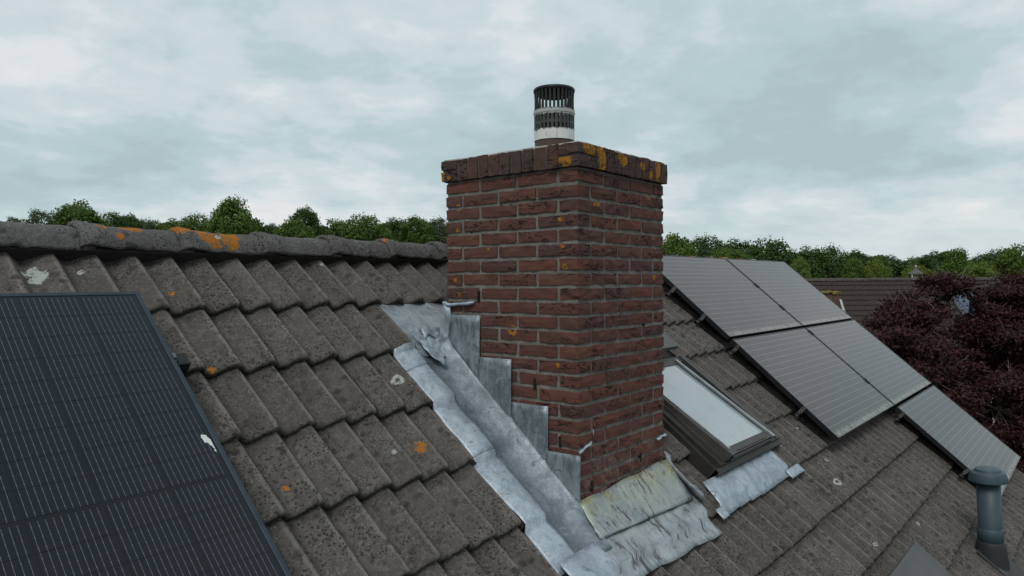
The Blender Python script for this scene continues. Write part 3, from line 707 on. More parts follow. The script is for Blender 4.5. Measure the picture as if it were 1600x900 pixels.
for q in range(4):
    b_ = q * 4; f += [(b_, b_ + 2, b_ + 6, b_ + 4), (b_ + 1, b_ + 5, b_ + 7, b_ + 3), (b_, b_ + 4, b_ + 5, b_ + 1), (b_ + 2, b_ + 3, b_ + 7, b_ + 6)]
me = mesh('blade', v, f, M_COWL)
for k in range(NS): part('blade', me, cowl, (KX, KY, 1.05), (0, 0, 2 * math.pi * k / NS))
part('top_cap', MB().lathe([(0.0, 1.118), (.06, 1.118), (.099, 1.115), (.1035, 1.110), (.1035, 1.098), (.095, 1.096), (.08, 1.078), (.05, 1.074), (0, 1.074)], 56, (KX, KY)).mesh('top_cap', M_BLACK, True), cowl)

# ------------------------------------------------------------------ solar panels
def cell_mat(name, lines_axis, spacing, group, base, line, droppings=None, lw=.055):
    t = NT(name); o = t.obj(); X, Y = t.sepx(o)[:2]
    q = X if lines_axis == 'x' else Y
    fr = t.math('FRACT', t.math('DIVIDE', q, spacing)); d = t.math('ABSOLUTE', t.math('SUBTRACT', fr, .5))
    ln = t.step(d, lw * .55, lw, 1, 0)
    r = t.math('ABSOLUTE', t.math('SUBTRACT', t.math('FRACT', t.math('DIVIDE', Y if lines_axis == 'x' else X, group)), .5))
    dot = t.math('MULTIPLY', t.step(r, .06, .1, 1, 0), t.step(d, lw * .9, lw * 1.5, 1, 0))
    n = t.noise(t.pos, 6, 5, .6); fine = t.noise(t.pos, 160, 2, .6)
    c = t.mix(t.step(n, .3, .7, 0, .5), base, tuple(x * 1.6 for x in base)); c = t.mix(t.math('MULTIPLY', t.rnd, .35), c, tuple(x * k for x, k in zip(base, (.9, 1.25, 1.7))))
    c = t.mix(t.step(fine, .4, .7, 0, .35), c, tuple(x * 2.2 for x in base))
    c = t.mix(t.math('MULTIPLY', ln, .8), c, line); c = t.mix(t.math('MULTIPLY', dot, .45), c, tuple(min(1, x * 1.5) for x in line))
    if droppings: c = t.mix(t.spots(droppings, .9, 90), c, (.62, .62, .6))
    return t, c
t, c = cell_mat('mono_cell_near', 'x', .0172, .031, (.0036, .0048, .0080), (.11, .12, .14), [(-2.095, -.513, -.324, .011), (-2.092, -.522, -.332, .012), (-2.085, -.529, -.338, .010), (-2.082, -.538, -.345, .008), (-2.078, -.547, -.353, .007), (-2.075, -.559, -.363, .010)])
M_CELLN = t.fin(c, .16, None, 0, .36)
t, c = cell_mat('mono_cell_far', 'y', .0555, .031, (.011, .0115, .0125), (.15, .155, .16), None, .045)
n_ = t.noise(t.pos, 9, 5, .65); c = t.mix(t.step(n_, .5, .75, 0, .3), c, (.09, .09, .085))
Yl = t.sepx(t.obj())[1]; dust = t.math('MULTIPLY', t.step(Yl, -.93, -1.0), t.step(t.noise(t.pos, 22, 5, .7), .36, .6)); c = t.mix(t.math('MULTIPLY', dust, .8), c, (.26, .25, .22))
M_CELLF = t.fin(c, .24, None, 0, .42)
def glassy(m, rough): pass
HP = .09
def panel(label, X, S, Wd, L, group, cells, framemat, facemat, edge=.011):
    """lies in the roof's own frame: local x along the ridge, y up-slope"""
    p = thing('solar_panel', label, 'solar panel', RW(X, S, HP), ROT, group); th = .036
    m = MB(); e = edge
    m.box((0, -L, -th), (e, 0, 0), .0015).box((Wd - e, -L, -th), (Wd, 0, 0), .0015).box((e + .0005, -e, -th), (Wd - e - .0005, 0, -.0004), .0015).box((e + .0005, -L, -th), (Wd - e - .0005, -L + e, -.0004), .0015)
    part('frame', m.mesh('frame', framemat), p)
    if cells:
        part('backsheet', MB().box((e, -L + e, -.012), (Wd - e, -e, -.0032)).mesh('backsheet', M_BACK), p)
        nx, ny = cells; mx_, my_ = .022, .024; gw = (Wd - 2 * mx_) / nx; midg = .012; gh = (L - 2 * my_ - midg) / ny; cw, chh = gw - .0035, gh - .0012
        me = MB().box((0, -chh, -.0045), (cw, 0, -.0025)).mesh('solar_cell', facemat)
        for i in range(nx):
            for j in range(ny):
                part('solar_cell', me, p, (mx_ + i * gw + .00175, -my_ - j * gh - (midg if j >= ny // 2 else 0), 0))
    else:
        part('glass', MB().box((e, -L + e, -.012), (Wd - e, -e, -.003)).mesh('glass', facemat), p)
    return p
NPW, NPL = 1.134, 1.70
pn = panel('large dark blue solar panel with fine pale lines at lower left', -2.055 - NPW, -.088, NPW, NPL, None, (6, 18), M_NAVY, M_CELLN, .016)
def clamp(p, x, y, side=1, mat=M_HOOK):
    m = MB(); s_ = side
    a, b = sorted((0, s_ * .045)); m.box((x + a, y - .014, -.080), (x + b, y + .014, -.074)); a, b = sorted((s_ * .004, s_ * .010)); m.box((x + a, y - .014, -.074), (x + b, y + .014, -.01))
    m.tube([(x + s_ * .026, y, -.076), (x + s_ * .026, y, -.048)], .005, 8); m.tube([(x + s_ * .026, y, -.062), (x + s_ * .026, y, -.054)], .010, 6)
    a, b = sorted((-s_ * .004, s_ * .006)); m.box((x + a, y - .012, -.01), (x + b, y + .012, .004))
    c_ = part('clamp', m.mesh('clamp', mat), p); return c_
def rail(p, xa, xb, y): part('rail', MB().box((xa, y - .018, -.088), (xb, y + .018, -.052)).mesh('rail', M_BLACK), p)
for yy in (-.33, -1.35): rail(pn, 0, NPW + .05, yy)
clamp(pn, NPW, -.335, 1); part('rail_end', MB().box((NPW + .012, -.362, -.095), (NPW + .055, -.308, -.015), .003).mesh('rail_end', M_BLACK), pn)
PX, PW_, PS, PH = 2.1295, 1.7452, -.4924, 1.0325
LAB = {(0, 0): 'upper left solar panel of the far array, touching the ridge beside the chimney', (1, 0): 'upper right solar panel of the far array, at the end of the ridge',
       (0, 1): 'middle row left solar panel, right above the bare tiles beside the roof window', (1, 1): 'middle row right solar panel, between the dark tree and its left neighbour',
       (1, 2): 'lowest solar panel of the far array, behind the blue grey vent pipe'}
for (i, j), lab in LAB.items():
    p = panel(lab, PX + PW_ * i + .006, PS + PH * j + .012, PW_ - .014, PH - .026, 'solar panels on the far part of the roof', None, M_BLACK, M_CELLF, .009)
    first = i == 0 or (i, j) == (1, 2)
    for yy in ((-.42, -.75) if j == 0 else (-.07, -.71)):
        rail(p, -.03 if first else 0, PW_ - .014, yy)
        if first: clamp(p, 0, yy, -1)
        if (i, j) in ((1, 0), (1, 1)): part('mid_clamp', MB().box((-.022, yy - .03, -.004), (.008, yy + .03, .007), .002).mesh('mid_clamp', M_BLACK), p)
    part('silver_edge', MB().box((.0095, -PH + .040, -.0032), (.0135, -.02, -.0018)).mesh('silver_edge', M_ALU), p)
    part('dusty_edge', MB().box((.012, -PH + .0265, -.0004), (PW_ - .03, -PH + .034, .0006)).mesh('dusty_edge', plain('dusty_aluminium', (.2, .2, .19), .6, .3, .3, 30)), p)

# ------------------------------------------------------------------ roof window standing ajar
def window_glass():
    t = NT('dusty_window_glass'); o = t.obj(); X, Y = t.sepx(o)[:2]
    cv = t.n('ShaderNodeCombineXYZ'); t.l(t.math('MULTIPLY', X, 3.2), cv.inputs[0]); t.l(t.math('MULTIPLY', Y, .35), cv.inputs[1])
    st = t.noise(cv.outputs[0], 22, 4, .7); n = t.noise(o, 5, 4, .6)
    low = t.step(Y, -.45, -.75)
    dirt = t.math('MULTIPLY', t.math('ADD', t.math('MULTIPLY', low, t.step(st, .38, .62)), t.step(n, .45, .75, 0, .25)), .6)
    c = t.mix(dirt, (.35, .42, .45), (.52, .54, .52))
    e = t.math('MULTIPLY', t.step(n, .5, .68), .35); c = t.mix(e, c, (.30, .28, .26))
    return t.fin(c, t.math('ADD', t.math('MULTIPLY', dirt, .35), .10), None, .35, 1.0)
M_WGL = window_glass()
def rail_box(m, xa, xb, sa, sb, h0, h1, ha=0.0, hb=0.0):
    """a bar in the roof's frame from slope sa to sb whose heights rise from ha to hb"""
    A = [(xa, -sa, h0 + ha), (xb, -sa, h0 + ha), (xb, -sb, h0 + hb), (xa, -sb, h0 + hb)]; B = [(x, y, z + h1 - h0) for x, y, z in A]
    return m.add(A + B, [(0, 3, 2, 1)[::-1], (4, 5, 6, 7)[::-1], (0, 1, 5, 4)[::-1], (1, 2, 6, 5)[::-1], (2, 3, 7, 6)[::-1], (3, 0, 4, 7)[::-1]])
def roof_window(label, X, S, hoodlen, wd=.93, ln=.82, ajar=True):
    """local origin at the window's top left corner in the roof's frame"""
    t = thing('roof_window', label, 'roof window', RW(X, S, 0), ROT)
    q = .028
    m = MB(); a, b = -.01, .06
    rail_box(m, 0, .05, 0, ln, -.06, 0, a, b); rail_box(m, wd - .05, wd, 0, ln, -.06, 0, a, b); rail_box(m, .0505, wd - .0505, 0, .05, -.06, -.001, a, a + .003)
    rail_box(m, .0505, wd - .0505, ln - .06, ln, -.075, -.001, b - .005, b)
    part('frame', m.mesh('frame', M_CLAD), t)
    m = MB(); rail_box(m, .056, .085, 0, ln - .01, -.05, .010, a, b); rail_box(m, wd - .085, wd - .056, 0, ln - .01, -.05, .010, a, b); rail_box(m, .09, wd - .09, ln - .085, ln - .064, -.06, .008, b, b)
    part('inner_rail', m.mesh('inner_rail', M_ZINC), t)
    part('flashing', rail_box(rail_box(rail_box(MB(), -.03, .0, 0, ln + .02, -.10, -.004, a, b * .6), wd, wd + .035, 0, ln, -.09, -.03, a, b), -.03, wd + .02, ln + .0006, ln + .028, -.10, -.022, b, b * .8).mesh('flashing', M_CLAD), t)
    part('lining', MB().box((.05, -ln + .06, -.13), (wd - .05, -.05, -.11)).mesh('lining', M_UNDER), t)
    # sash
    sx0, sx1, sa, sb = .072, .072 + .635, .03, ln - .005; ha, hb = (.012, .118) if ajar else (.0, .055); sh = lambda s: ha + (hb - ha) * (s - sa) / (sb - sa)
    m = MB(); w_ = .034; T = .045
    rail_box(m, sx0, sx0 + w_, sa, sb, -T, 0, sh(sa), sh(sb)); rail_box(m, sx1 - w_, sx1, sa, sb, -T, 0, sh(sa), sh(sb))
    rail_box(m, sx0 + w_ + .0005, sx1 - w_ - .0005, sa, sa + .05, -T, -.001, sh(sa), sh(sa + .05)); rail_box(m, sx0 + w_ + .0005, sx1 - w_ - .0005, sb - .055, sb - .002, -T, -.001, sh(sb - .055), sh(sb))
    sash = part('sash', m.mesh('sash', M_ZINC), t)
    m = MB(); rail_box(m, sx0 + w_ + .001, sx1 - w_ - .001, sa + .051, sb - .0555, -.016, -.007, sh(sa + .05), sh(sb - .055)); part('pane', m.mesh('pane', M_WGL), sash)
    m = MB(); rail_box(m, sx0 + w_ - .008, sx0 + w_ + .004, sa + .02, sb - .04, .0005, .006, sh(sa + .02), sh(sb - .04)); part('glazing_strip', m.mesh('glazing_strip', M_ALU), sash)
    m = MB(); rail_box(m, sx1 - w_ + .004, sx1 - w_ + .026, sa + .02, sb + .004, .0005, .012, sh(sa + .02), sh(sb)); part('glazing_strip', m.mesh('glazing_strip', M_ALU), sash)
    m = MB(); rail_box(m, sx0 + .10, sx1 - .10, sb - .018, sb - .012, -.0005, .004, sh(sb - .018), sh(sb - .012)); rail_box(m, sx0 + .02, sx1 - .02, sb - .001, sb + .010, -T, -.012, sh(sb), sh(sb)); part('drip_rail', m.mesh('drip_rail', M_CLAD), sash)
    hh = .105
    part('hood', MB().box((0, -hoodlen + .165, .075), (.70, .165, hh), .003).mesh('hood', M_HOOD), t)
    return t
rw = roof_window('grey roof window standing slightly open on the tiles, right of the chimney', .525, .548, .168)
roof_window('edge of a flat grey roof window cover at the bottom of the roof', .965, 2.455, .62, .70, .80, False)
# lead apron below the roof window
def wapron():
    g = []
    for i in range(49):
        u = i / 48; x = .30 + 1.045 * u; row = []
        for j in range(7):
            v_ = j / 6; s = 1.385 + (.20 + .004 * math.sin(x * 9)) * v_
            row.append(RW(x + .10 * (1 - v_) * (.6 - u) * .8, s, .014 + max(hT(s), -.026) * .7 + prof((x - XA) / WV) * (.12 + .5 * v_) + .003 * nz(x * 3, s, 8)))
        g.append(row)
    return MB().sheet(g, -.003)
t_ap = put(bpy.data.objects.new('lead_apron', wapron().mesh('lead_apron', M_LEADP, True)), None)
ap_loc = RW(.8, 1.5, 0)
for vv in t_ap.data.vertices: vv.co -= Vector(ap_loc)
t_ap.location = ap_loc
tag(t_ap, 'pale wavy lead apron dressed over the tiles below the open roof window', 'lead flashing')
for sx, sy, ex, nm in ((1.27, 1.545, .24, 'a'), (.255, 1.535, .085, 'b')):
    g = [[RW(sx + ex * u, sy + .06 * v_ , -.008 + .02 * math.sin(u * 2.6) - .012 * u) - ap_loc for v_ in np.linspace(0, 1, 4)] for u in np.linspace(0, 1, 8)]
    o = bpy.data.objects.new('apron_tongue', MB().sheet(g, -.003).mesh('apron_tongue', M_LEADP, True)); COL.objects.link(o); o.parent = t_ap

# ------------------------------------------------------------------ vent pipe
VB = np.array([2.835, -2.062, -1.72])
vent = thing('vent_pipe', 'blue grey plastic vent pipe with a flat brimmed cap on the lower right tiles', 'vent pipe', VB)
vent.rotation_mode = 'QUATERNION'; vent.rotation_quaternion = (math.cos(-.02), AF[0] * math.sin(-.02), AF[1] * math.sin(-.02), 0)
def at(m, name, mat, sm=True): return part(name, mesh(name, [np.array(p) + 0 for p in m.v], m.f, mat, sm), vent, VB)
R0 = .074
at(MB().lathe([(R0 - .001, 0), (R0, .02), (R0, .475), (R0 - .01, .475)], 36), 'pipe', M_VENT)
at(MB().lathe([(R0 + .0, .04), (R0 + .006, .045), (R0 + .006, .125), (R0 + .0, .132)], 36), 'collar', M_VENT)
at(MB().lathe([(.121, .462), (.123, .468), (.106, .520), (.104, .524), (.082, .528), (.080, .536), (.078, .546), (.074, .549), (0, .549)], 40), 'rain_cap', M_VENT)
at(MB().lathe([(.0, .468), (.122, .464)], 40), 'cap_underside', M_BOOT)
at(MB().lathe([(.112, -.17), (.104, -.09), (.092, 0), (.085, .036), (.080, .044), (.074, .042)], 36), 'boot', M_BOOT)
g = [[RW(2.70 + .36 * u, 2.64 + .40 * v_, -.012 + .016 * math.exp(-((u - .42) ** 2 + (v_ - .5) ** 2) * 12)) - VB for v_ in np.linspace(0, 1, 9)] for u in np.linspace(0, 1, 9)]
at(MB().sheet(g, -.006), 'base_plate', M_BOOT)

# ------------------------------------------------------------------ ground
def ground_mat():
    t = NT('grass_and_soil'); n = t.noise(t.pos, .12, 5, .6); f_ = t.noise(t.pos, 6, 4, .6)
    c = t.mix(t.step(n, .35, .65), (.035, .05, .018), (.055, .048, .03)); c = t.mix(t.step(f_, .3, .7, 0, .5), c, (.02, .028, .012))
    return t.fin(c, .95, t.bump(f_, .5, .05))
gr = put(bpy.data.objects.new('ground', mesh('ground', [(-900, -900, 0), (900, -900, 0), (900, 900, 0), (-900, 900, 0)], [(0, 1, 2, 3)], ground_mat())), None, (0, 0, -8.0)); tag(gr, kind='structure')

# ------------------------------------------------------------------ the row of houses behind the dark red tree
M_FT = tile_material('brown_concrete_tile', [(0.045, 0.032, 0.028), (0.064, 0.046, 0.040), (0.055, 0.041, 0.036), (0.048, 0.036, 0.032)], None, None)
E1 = np.array([AR[0], AR[1], 0]); E1 /= np.linalg.norm(E1); E2 = np.array([-E1[1], E1[0], 0])   # along the ridge, away from us
FO = CAM + 33 * AF; FO[2] = 0.24
def FW(a, b, z): return FO + E1 * a + E2 * b + np.array([0, 0, z])
FA, FB = 9.5, 33.0
fh = thing('far_house', 'long dark brown tiled roof of the houses behind the dark red tree', 'house', (*FW(20, 3, 0)[:2], -8))
tp = math.radians(40); c4, s4 = math.cos(tp), math.sin(tp)
def FR(a, s, h=0): return FW(a, -s * c4 - h * s4, -s * s4 + h * c4)
fm_ = MB(); GF = .333
for i in range(14):
    nseg = int((FB - FA) / .075); s = .10 + GF * (i + 1); g = []
    for k in range(nseg + 1):
        a = FA + (FB - FA) * k / nseg; hw = -.018 * (1 - math.cos(math.pi * k)) ; hw = -.035 if k % 2 else 0.0
        g.append([FR(a, s - GF - .03, hw - .04), FR(a, s, hw), FR(a, s + .003, hw - .03)])
    base_i = len(fm_.v); N_ = 3; fl = [p for r_ in g for p in r_]
    fm_.add(fl, [(k * 3 + q, k * 3 + q + 1, k * 3 + q + 4, k * 3 + q + 3) for k in range(nseg) for q in range(2)])
fr = part('roof', MB().prism([FR(FA, 0, -.06), FR(FA, 4.85, -.06), FR(FB, 4.85, -.06), FR(FB, 0, -.06)], -.1 * (E2 * -s4 + np.array([0, 0, c4]))).prism([FW(FB, .0, -.05), FW(FB, 3.8, -3.2), FW(FA, 3.8, -3.2), FW(FA, .0, -.05)], np.array([0, 0, -.1])).mesh('roof', M_UNDER), fh)
tag(part('roof_tiles', fm_.mesh('roof_tiles', M_FT), fr), kind='stuff')
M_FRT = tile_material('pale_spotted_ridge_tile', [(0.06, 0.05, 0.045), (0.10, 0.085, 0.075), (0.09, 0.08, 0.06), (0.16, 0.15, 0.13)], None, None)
g = [[(x, y * (1.0 + (.12 if x < .05 else 0)), z) for y, z in ((-.12, -.11), (-.09, -.03), (0, .01), (.09, -.03), (.12, -.11))] for x in (0, .06, .40)]
me = MB().sheet(g, .015).mesh('ridge_tile', M_FRT)
ang = math.atan2(E1[1], E1[0]); rf_ = random.Random(2)
for k in range(int((FB - FA) / .38)):
    part('ridge_tile', me, fr, FW(FA + .38 * k, 0, rf_.uniform(-.01, .015)), (0, rf_.uniform(-.03, .03), ang))
m = MB(); m.prism([FW(FA + .1, -3.3, -8.3), FW(FB - .1, -3.3, -8.3), FW(FB - .1, 3.4, -8.3), FW(FA + .1, 3.4, -8.3)], np.array([0, 0, 5.35])); part('wall', m.mesh('wall', M_RENDER), fh)
def sky_glass():
    t = NT('sky_lit_glass'); n = t.noise(t.pos, .6, 3); return t.fin(t.mix(n, (.10, .15, .22), (.05, .07, .10)), .06, None, .6, 1.0)
M_SKYG = sky_glass()
for a0, a1, s0, s1 in ((19.15, 20.8, 1.15, 2.9), (17.25, 17.75, 1.35, 1.9), (22.75, 23.9, .98, 2.2)):
    m = MB(); fl = [FR(a0, s0, .08), FR(a0, s1, .08), FR(a1, s1, .08), FR(a1, s0, .08)]; nn_ = E2 * -s4 + np.array([0, 0, c4])
    m.prism([FR(a0 - .1, s0 - .12, .07), FR(a0 - .1, s1 + .1, .07), FR(a1 + .1, s1 + .1, .07), FR(a1 + .1, s0 - .12, .07)], -nn_ * .15)
    wf = part('roof_light', m.mesh('roof_light', M_HOOD), fh); part('pane', MB().prism(fl, -nn_ * .005).mesh('pane', M_SKYG), wf)
for k in range(8):
    a = 11 + 2.4 * k; z0 = -6.2
    wf = part('window', MB().prism([FW(a, -3.33, z0), FW(a + 1.2, -3.33, z0), FW(a + 1.2, -3.33, z0 + 1.4), FW(a, -3.33, z0 + 1.4)], E2 * .03).mesh('window', M_WHITE), fh)
    part('pane', MB().prism([FW(a + .08, -3.36, z0 + .08), FW(a + 1.12, -3.36, z0 + .08), FW(a + 1.12, -3.36, z0 + 1.32), FW(a + .08, -3.36, z0 + 1.32)], E2 * .02).mesh('pane', M_SKYG), wf)
# small brick gable with a mossy coping and white verge board in front of that roof
gb = ray_at(1300, 470, 27.5)
gable = thing('brick_gable', 'small brick gable with mossy top and white verge board beside the panel edge', 'gable', (gb[0], gb[1], -8))
M_GB = plain('orange_brown_brick', (.10, .06, .045), .9, 0, .3, 30)
def GP(a, b, z): return gb + E1 * a + E2 * b + np.array([0, 0, z])
part('wall', MB().prism([GP(-.75, 0, -8), GP(.55, 0, -8), GP(.36, 0, -.3), GP(.25, 0, .24), GP(-.15, 0, .24), GP(-.75, 0, -.2)], E2 * .9).mesh('wall', M_GB), gable)
M_MOSS = plain('orange_moss', (.17, .13, .03), .95, 0, .4, 18, .8)
rr_ = random.Random(4); g = [[GP(-.18 + .48 * u, -.06 + v_, .25 + .05 * rr_.random() + .03 * math.sin(u * 9)) for v_ in np.linspace(0, .95, 5)] for u in np.linspace(0, 1, 12)]
part('coping', MB().sheet(g, -.06).mesh('coping', M_MOSS), gable)
part('verge_board', MB().prism([GP(.25, -.03, .06), GP(.33, -.03, .06), GP(.50, -.03, -.5), GP(.41, -.03, -.5)], E2 * -.03).mesh('verge_board', M_WHITE), gable)

# turret with a pointed roof among the trees
tb = ray_at(1431, 428, 62)
tur = thing('turret', 'small pointed pavilion roof with a white finial among the green trees', 'turret', (tb[0], tb[1], -8))
M_SLATE = plain('grey_slate', (.10, .095, .095), .8, 0, .2, 6)
TB = np.array([tb[0], tb[1], tb[2]])
def tl(m, name, mat): return part(name, mesh(name, m.v, m.f, mat, False), tur, TB)
tl(MB().lathe([(.62, .0), (.60, .04), (.34, .22), (.16, .38), (.03, .56), (0, .58)], 8), 'roof', M_SLATE)
tl(MB().lathe([(0, .55), (.04, .57), (.075, .62), (.04, .68), (.015, .72), (0, .76)], 10), 'finial', M_WHITE)
for k in range(8):
    a = 2 * math.pi * (k + .5) / 8; tl(MB().tube([(.5 * math.cos(a), .5 * math.sin(a), -.75), (.5 * math.cos(a), .5 * math.sin(a), .02)], .035, 6), 'post', M_WHITE if k % 3 == 0 else M_BARK)
tl(MB().lathe([(.75, -8.2 - tb[2]), (.75, -.72), (.7, -.70), (0, -.70)], 8), 'base', M_GB)

# ------------------------------------------------------------------ trees
def leaf_mat(name, a, b, c_, trans=.25):
    t = NT(name); col = t.mix(t.step(t.isl, 0.0, 1.0), a, b); col = t.mix(t.math('MULTIPLY', t.rnd, .55), col, c_)
    t.fin(col, .6, None, 0, .25)
    tr = t.n('ShaderNodeBsdfTranslucent'); t.set(tr.inputs[0], col); ad = t.n('ShaderNodeMixShader'); ad.inputs[0].default_value = trans
    t.l(t.b.outputs[0], ad.inputs[1]); t.l(tr.outputs[0], ad.inputs[2]); t.l(ad.outputs[0], t.out.inputs[0]); return t.m
M_LF = {'mid': leaf_mat('green_leaves', (.050, .098, .014), (.125, .190, .028), (.075, .118, .022)),
        'dark': leaf_mat('dark_green_leaves', (.028, .060, .013), (.075, .122, .024), (.042, .080, .02)),
        'light': leaf_mat('yellow_green_leaves', (.095, .145, .022), (.17, .22, .036), (.12, .17, .035)),
        'grey': leaf_mat('grey_green_leaves', (.055, .078, .035), (.095, .12, .055), (.07, .09, .045)),
        'red': leaf_mat('dark_red_leaves', (.018, .0095, .0095), (.074, .019, .022), (.038, .020, .019), .25)}
def leaves(C, Nn, size, rng):
    n = len(C); r = rng.normal(size=(n, 3)); Nn = Nn + r * .75; Nn /= np.linalg.norm(Nn, axis=1, keepdims=True)
    a = np.cross(Nn, rng.normal(size=(n, 3))); a /= np.linalg.norm(a, axis=1, keepdims=True) + 1e-9; b = np.cross(Nn, a)
    s = (size * rng.uniform(.6, 1.35, n))[:, None]
    V = np.stack([C - a * s, C - b * s * .55 + Nn * s * .12, C + a * s, C + b * s * .55 + Nn * s * .12], 1).reshape(-1, 3)
    return V
def cloud_mesh(name, V, mat):
    me = bpy.data.meshes.new(name); n = len(V) // 4
    me.vertices.add(4 * n); me.vertices.foreach_set('co', V.astype(np.float32).ravel()); me.loops.add(4 * n); me.loops.foreach_set('vertex_index', np.arange(4 * n, dtype=np.int32))
    me.polygons.add(n); me.polygons.foreach_set('loop_start', np.arange(0, 4 * n, 4, dtype=np.int32)); me.polygons.foreach_set('loop_total', np.full(n, 4, dtype=np.int32))
    me.update(calc_edges=True); me.validate(); me.materials.append(mat); return me
def clumps(rng, n, shape, lo=.55):
    out = []
    while len(out) < n:
        d = rng.normal(size=3); d /= np.linalg.norm(d); rr = rng.uniform(lo, 1.0) ** .6; p = d * rr
        z = p[2]; k = {'round': 1.0, 'cone': max(.25, .95 - .62 * (z + .1)), 'tall': 1.0 - .25 * max(z, 0), 'flat': 1.0}[shape]
        out.append((p[0] * k, p[1] * k, z))
    return np.array(out)
def crown(rng, shape, ncl, nlf, lsz, mat, name='crown', rcl=(.16, .34)):
    cl = clumps(rng, ncl, shape); rad = rng.uniform(rcl[0], rcl[1], ncl)
    k = rng.choice(ncl, nlf, p=rad ** 2 / (rad ** 2).sum()); d = rng.normal(size=(nlf, 3)); d[:, 2] += .25; d /= np.linalg.norm(d, axis=1, keepdims=True)
    P = cl[k] * .86 + d * (rad[k] * np.where(rng.random(nlf) < .12, rng.uniform(1.0, 1.45, nlf), rng.uniform(.5, 1.08, nlf)))[:, None] * np.array([1, 1, .8])
    N_ = d * .8 + cl[k] * .3 + np.array([0, 0, .35])
    return cloud_mesh(name, leaves(P, N_, lsz, rng), mat), cl
def trunk(rng, cl, nb=9, r=.055, base=-2.4):
    m = MB(); m.tube([(0, 0, base), (.02, .01, -1.6), (.0, .03, -.4), (.03, 0, .4)], [r, r * .8, r * .6, r * .2], 7)
    for c_ in cl[:nb]:
        st = np.array([0, 0, rng.uniform(-1.0, 0.1)]); md = (st + c_) / 2 + np.array([0, 0, .08]); m.tube([st, md, c_ * .8], [r * .4, r * .22, r * .07], 5)
    return m.mesh('trunk', M_BARK, True)
PROTO = []
for k, (shape, ncl, nlf, lsz) in enumerate([('round', 60, 9000, .050), ('cone', 70, 9500, .046), ('tall', 60, 9000, .048), ('round', 85, 10000, .044), ('flat', 38, 3200, .050)]):
    rg = np.random.default_rng(60 + k); res = {}
    for mk in ('mid', 'dark', 'light', 'grey'):
        if not res:
            me, cl = crown(rg, shape, ncl, nlf, lsz, M_LF[mk]); res[mk] = me
        else:
            m2 = res['mid'].copy(); m2.materials[0] = M_LF[mk]; res[mk] = m2
    PROTO.append((res, trunk(rg, cl)))
rtree = random.Random(9)
def plant(label, px, ytop, wpx, depth, proto, mk, group, tall=1.15, cat='tree', name='tree'):
    top = ray_at(px, ytop, depth); rx = wpx / 2 / FPX * depth / 1.06; rz = rx * tall
    base_z = top[2] - rz * 1.12
    t = thing(name, label, cat, (top[0], top[1], -8.0), (0, 0, 0), group)
    res, tk = PROTO[proto]; rz_ = rtree.uniform(0, 6.28)
    o = part('crown', res[mk], t, (top[0], top[1], base_z), (0, 0, rz_)); o.scale = (rx, rx, rz)
    o2 = part('trunk', tk, t, (top[0], top[1], base_z), (0, 0, rz_)); o2.scale = (rx, rx, rz)
    zb = (base_z - 2.3 * rz)
    if zb > -7.9: part('lower_trunk', MB().tube([(0, 0, -8.2 - zb), (0, 0, .1)], [rx * .07, rx * .056], 7).mesh('lower_trunk', M_BARK, True), t, (top[0], top[1], zb))
GL, GRr = 'trees behind the ridge on the left', 'trees of the wood on the right'
LEFT = [('pale sparse treetop at the left end of the ridge', 28, 334, 46, 62, 4, 'grey', 1.0), ('thin light tree with gaps, just left of the bushy dark green one', 70, 318, 70, 50, 4, 'grey', 1.2),
        ('bushy dark green tree rising above the second ridge tile', 125, 309, 88, 46, 0, 'mid', 1.05), ('dark shoulder of foliage right of the bushy tree', 172, 327, 66, 50, 3, 'dark', 1.0), ('small dark pointed treetop left of the low hedge like crowns', 200, 330, 50, 52, 2, 'dark', 1.2),
        ('low grey green crown above the orange spotted ridge tile', 236, 338, 70, 56, 3, 'grey', 1.0), ('low mid green crown left of the tallest tree', 272, 338, 60, 52, 0, 'mid', 1.0), ('light green shoulder tree touching the tallest tree', 306, 329, 66, 47, 3, 'mid', 1.1),
        ('tallest cone shaped dark green tree left of the chimney', 363, 298, 86, 42, 1, 'mid', 1.25), ('wide dark lower tree under the tallest cone shaped one', 385, 331, 72, 45, 0, 'dark', 1.1),
        ('narrow dark round topped tree standing alone after the sky gap', 476, 318, 56, 48, 2, 'dark', 1.25), ('light green bush in front of the narrow dark tree', 462, 337, 80, 44, 3, 'mid', 1.0), ('mid green crown right of the narrow dark tree', 522, 338, 74, 50, 0, 'mid', 1.0),
        ('broad feathery green crown midway between narrow tree and chimney', 572, 329, 96, 48, 3, 'mid', 1.0), ('dark green crown among the feathery ones near the chimney', 618, 336, 74, 52, 0, 'dark', 1.0), ('mid green crown second left of the chimney', 650, 333, 66, 50, 2, 'mid', 1.0),
        ('grey green treetop touching the left edge of the chimney', 688, 335, 70, 52, 3, 'grey', 1.1), ('dark low tree directly behind the ridge in front of the sky gap', 425, 347, 40, 52, 0, 'dark', 1.0)]
for (lab, px, yt, wp, dp, pr_, mk, tl_) in LEFT: plant(lab, px, yt, wp, dp, pr_, mk, GL, tl_)
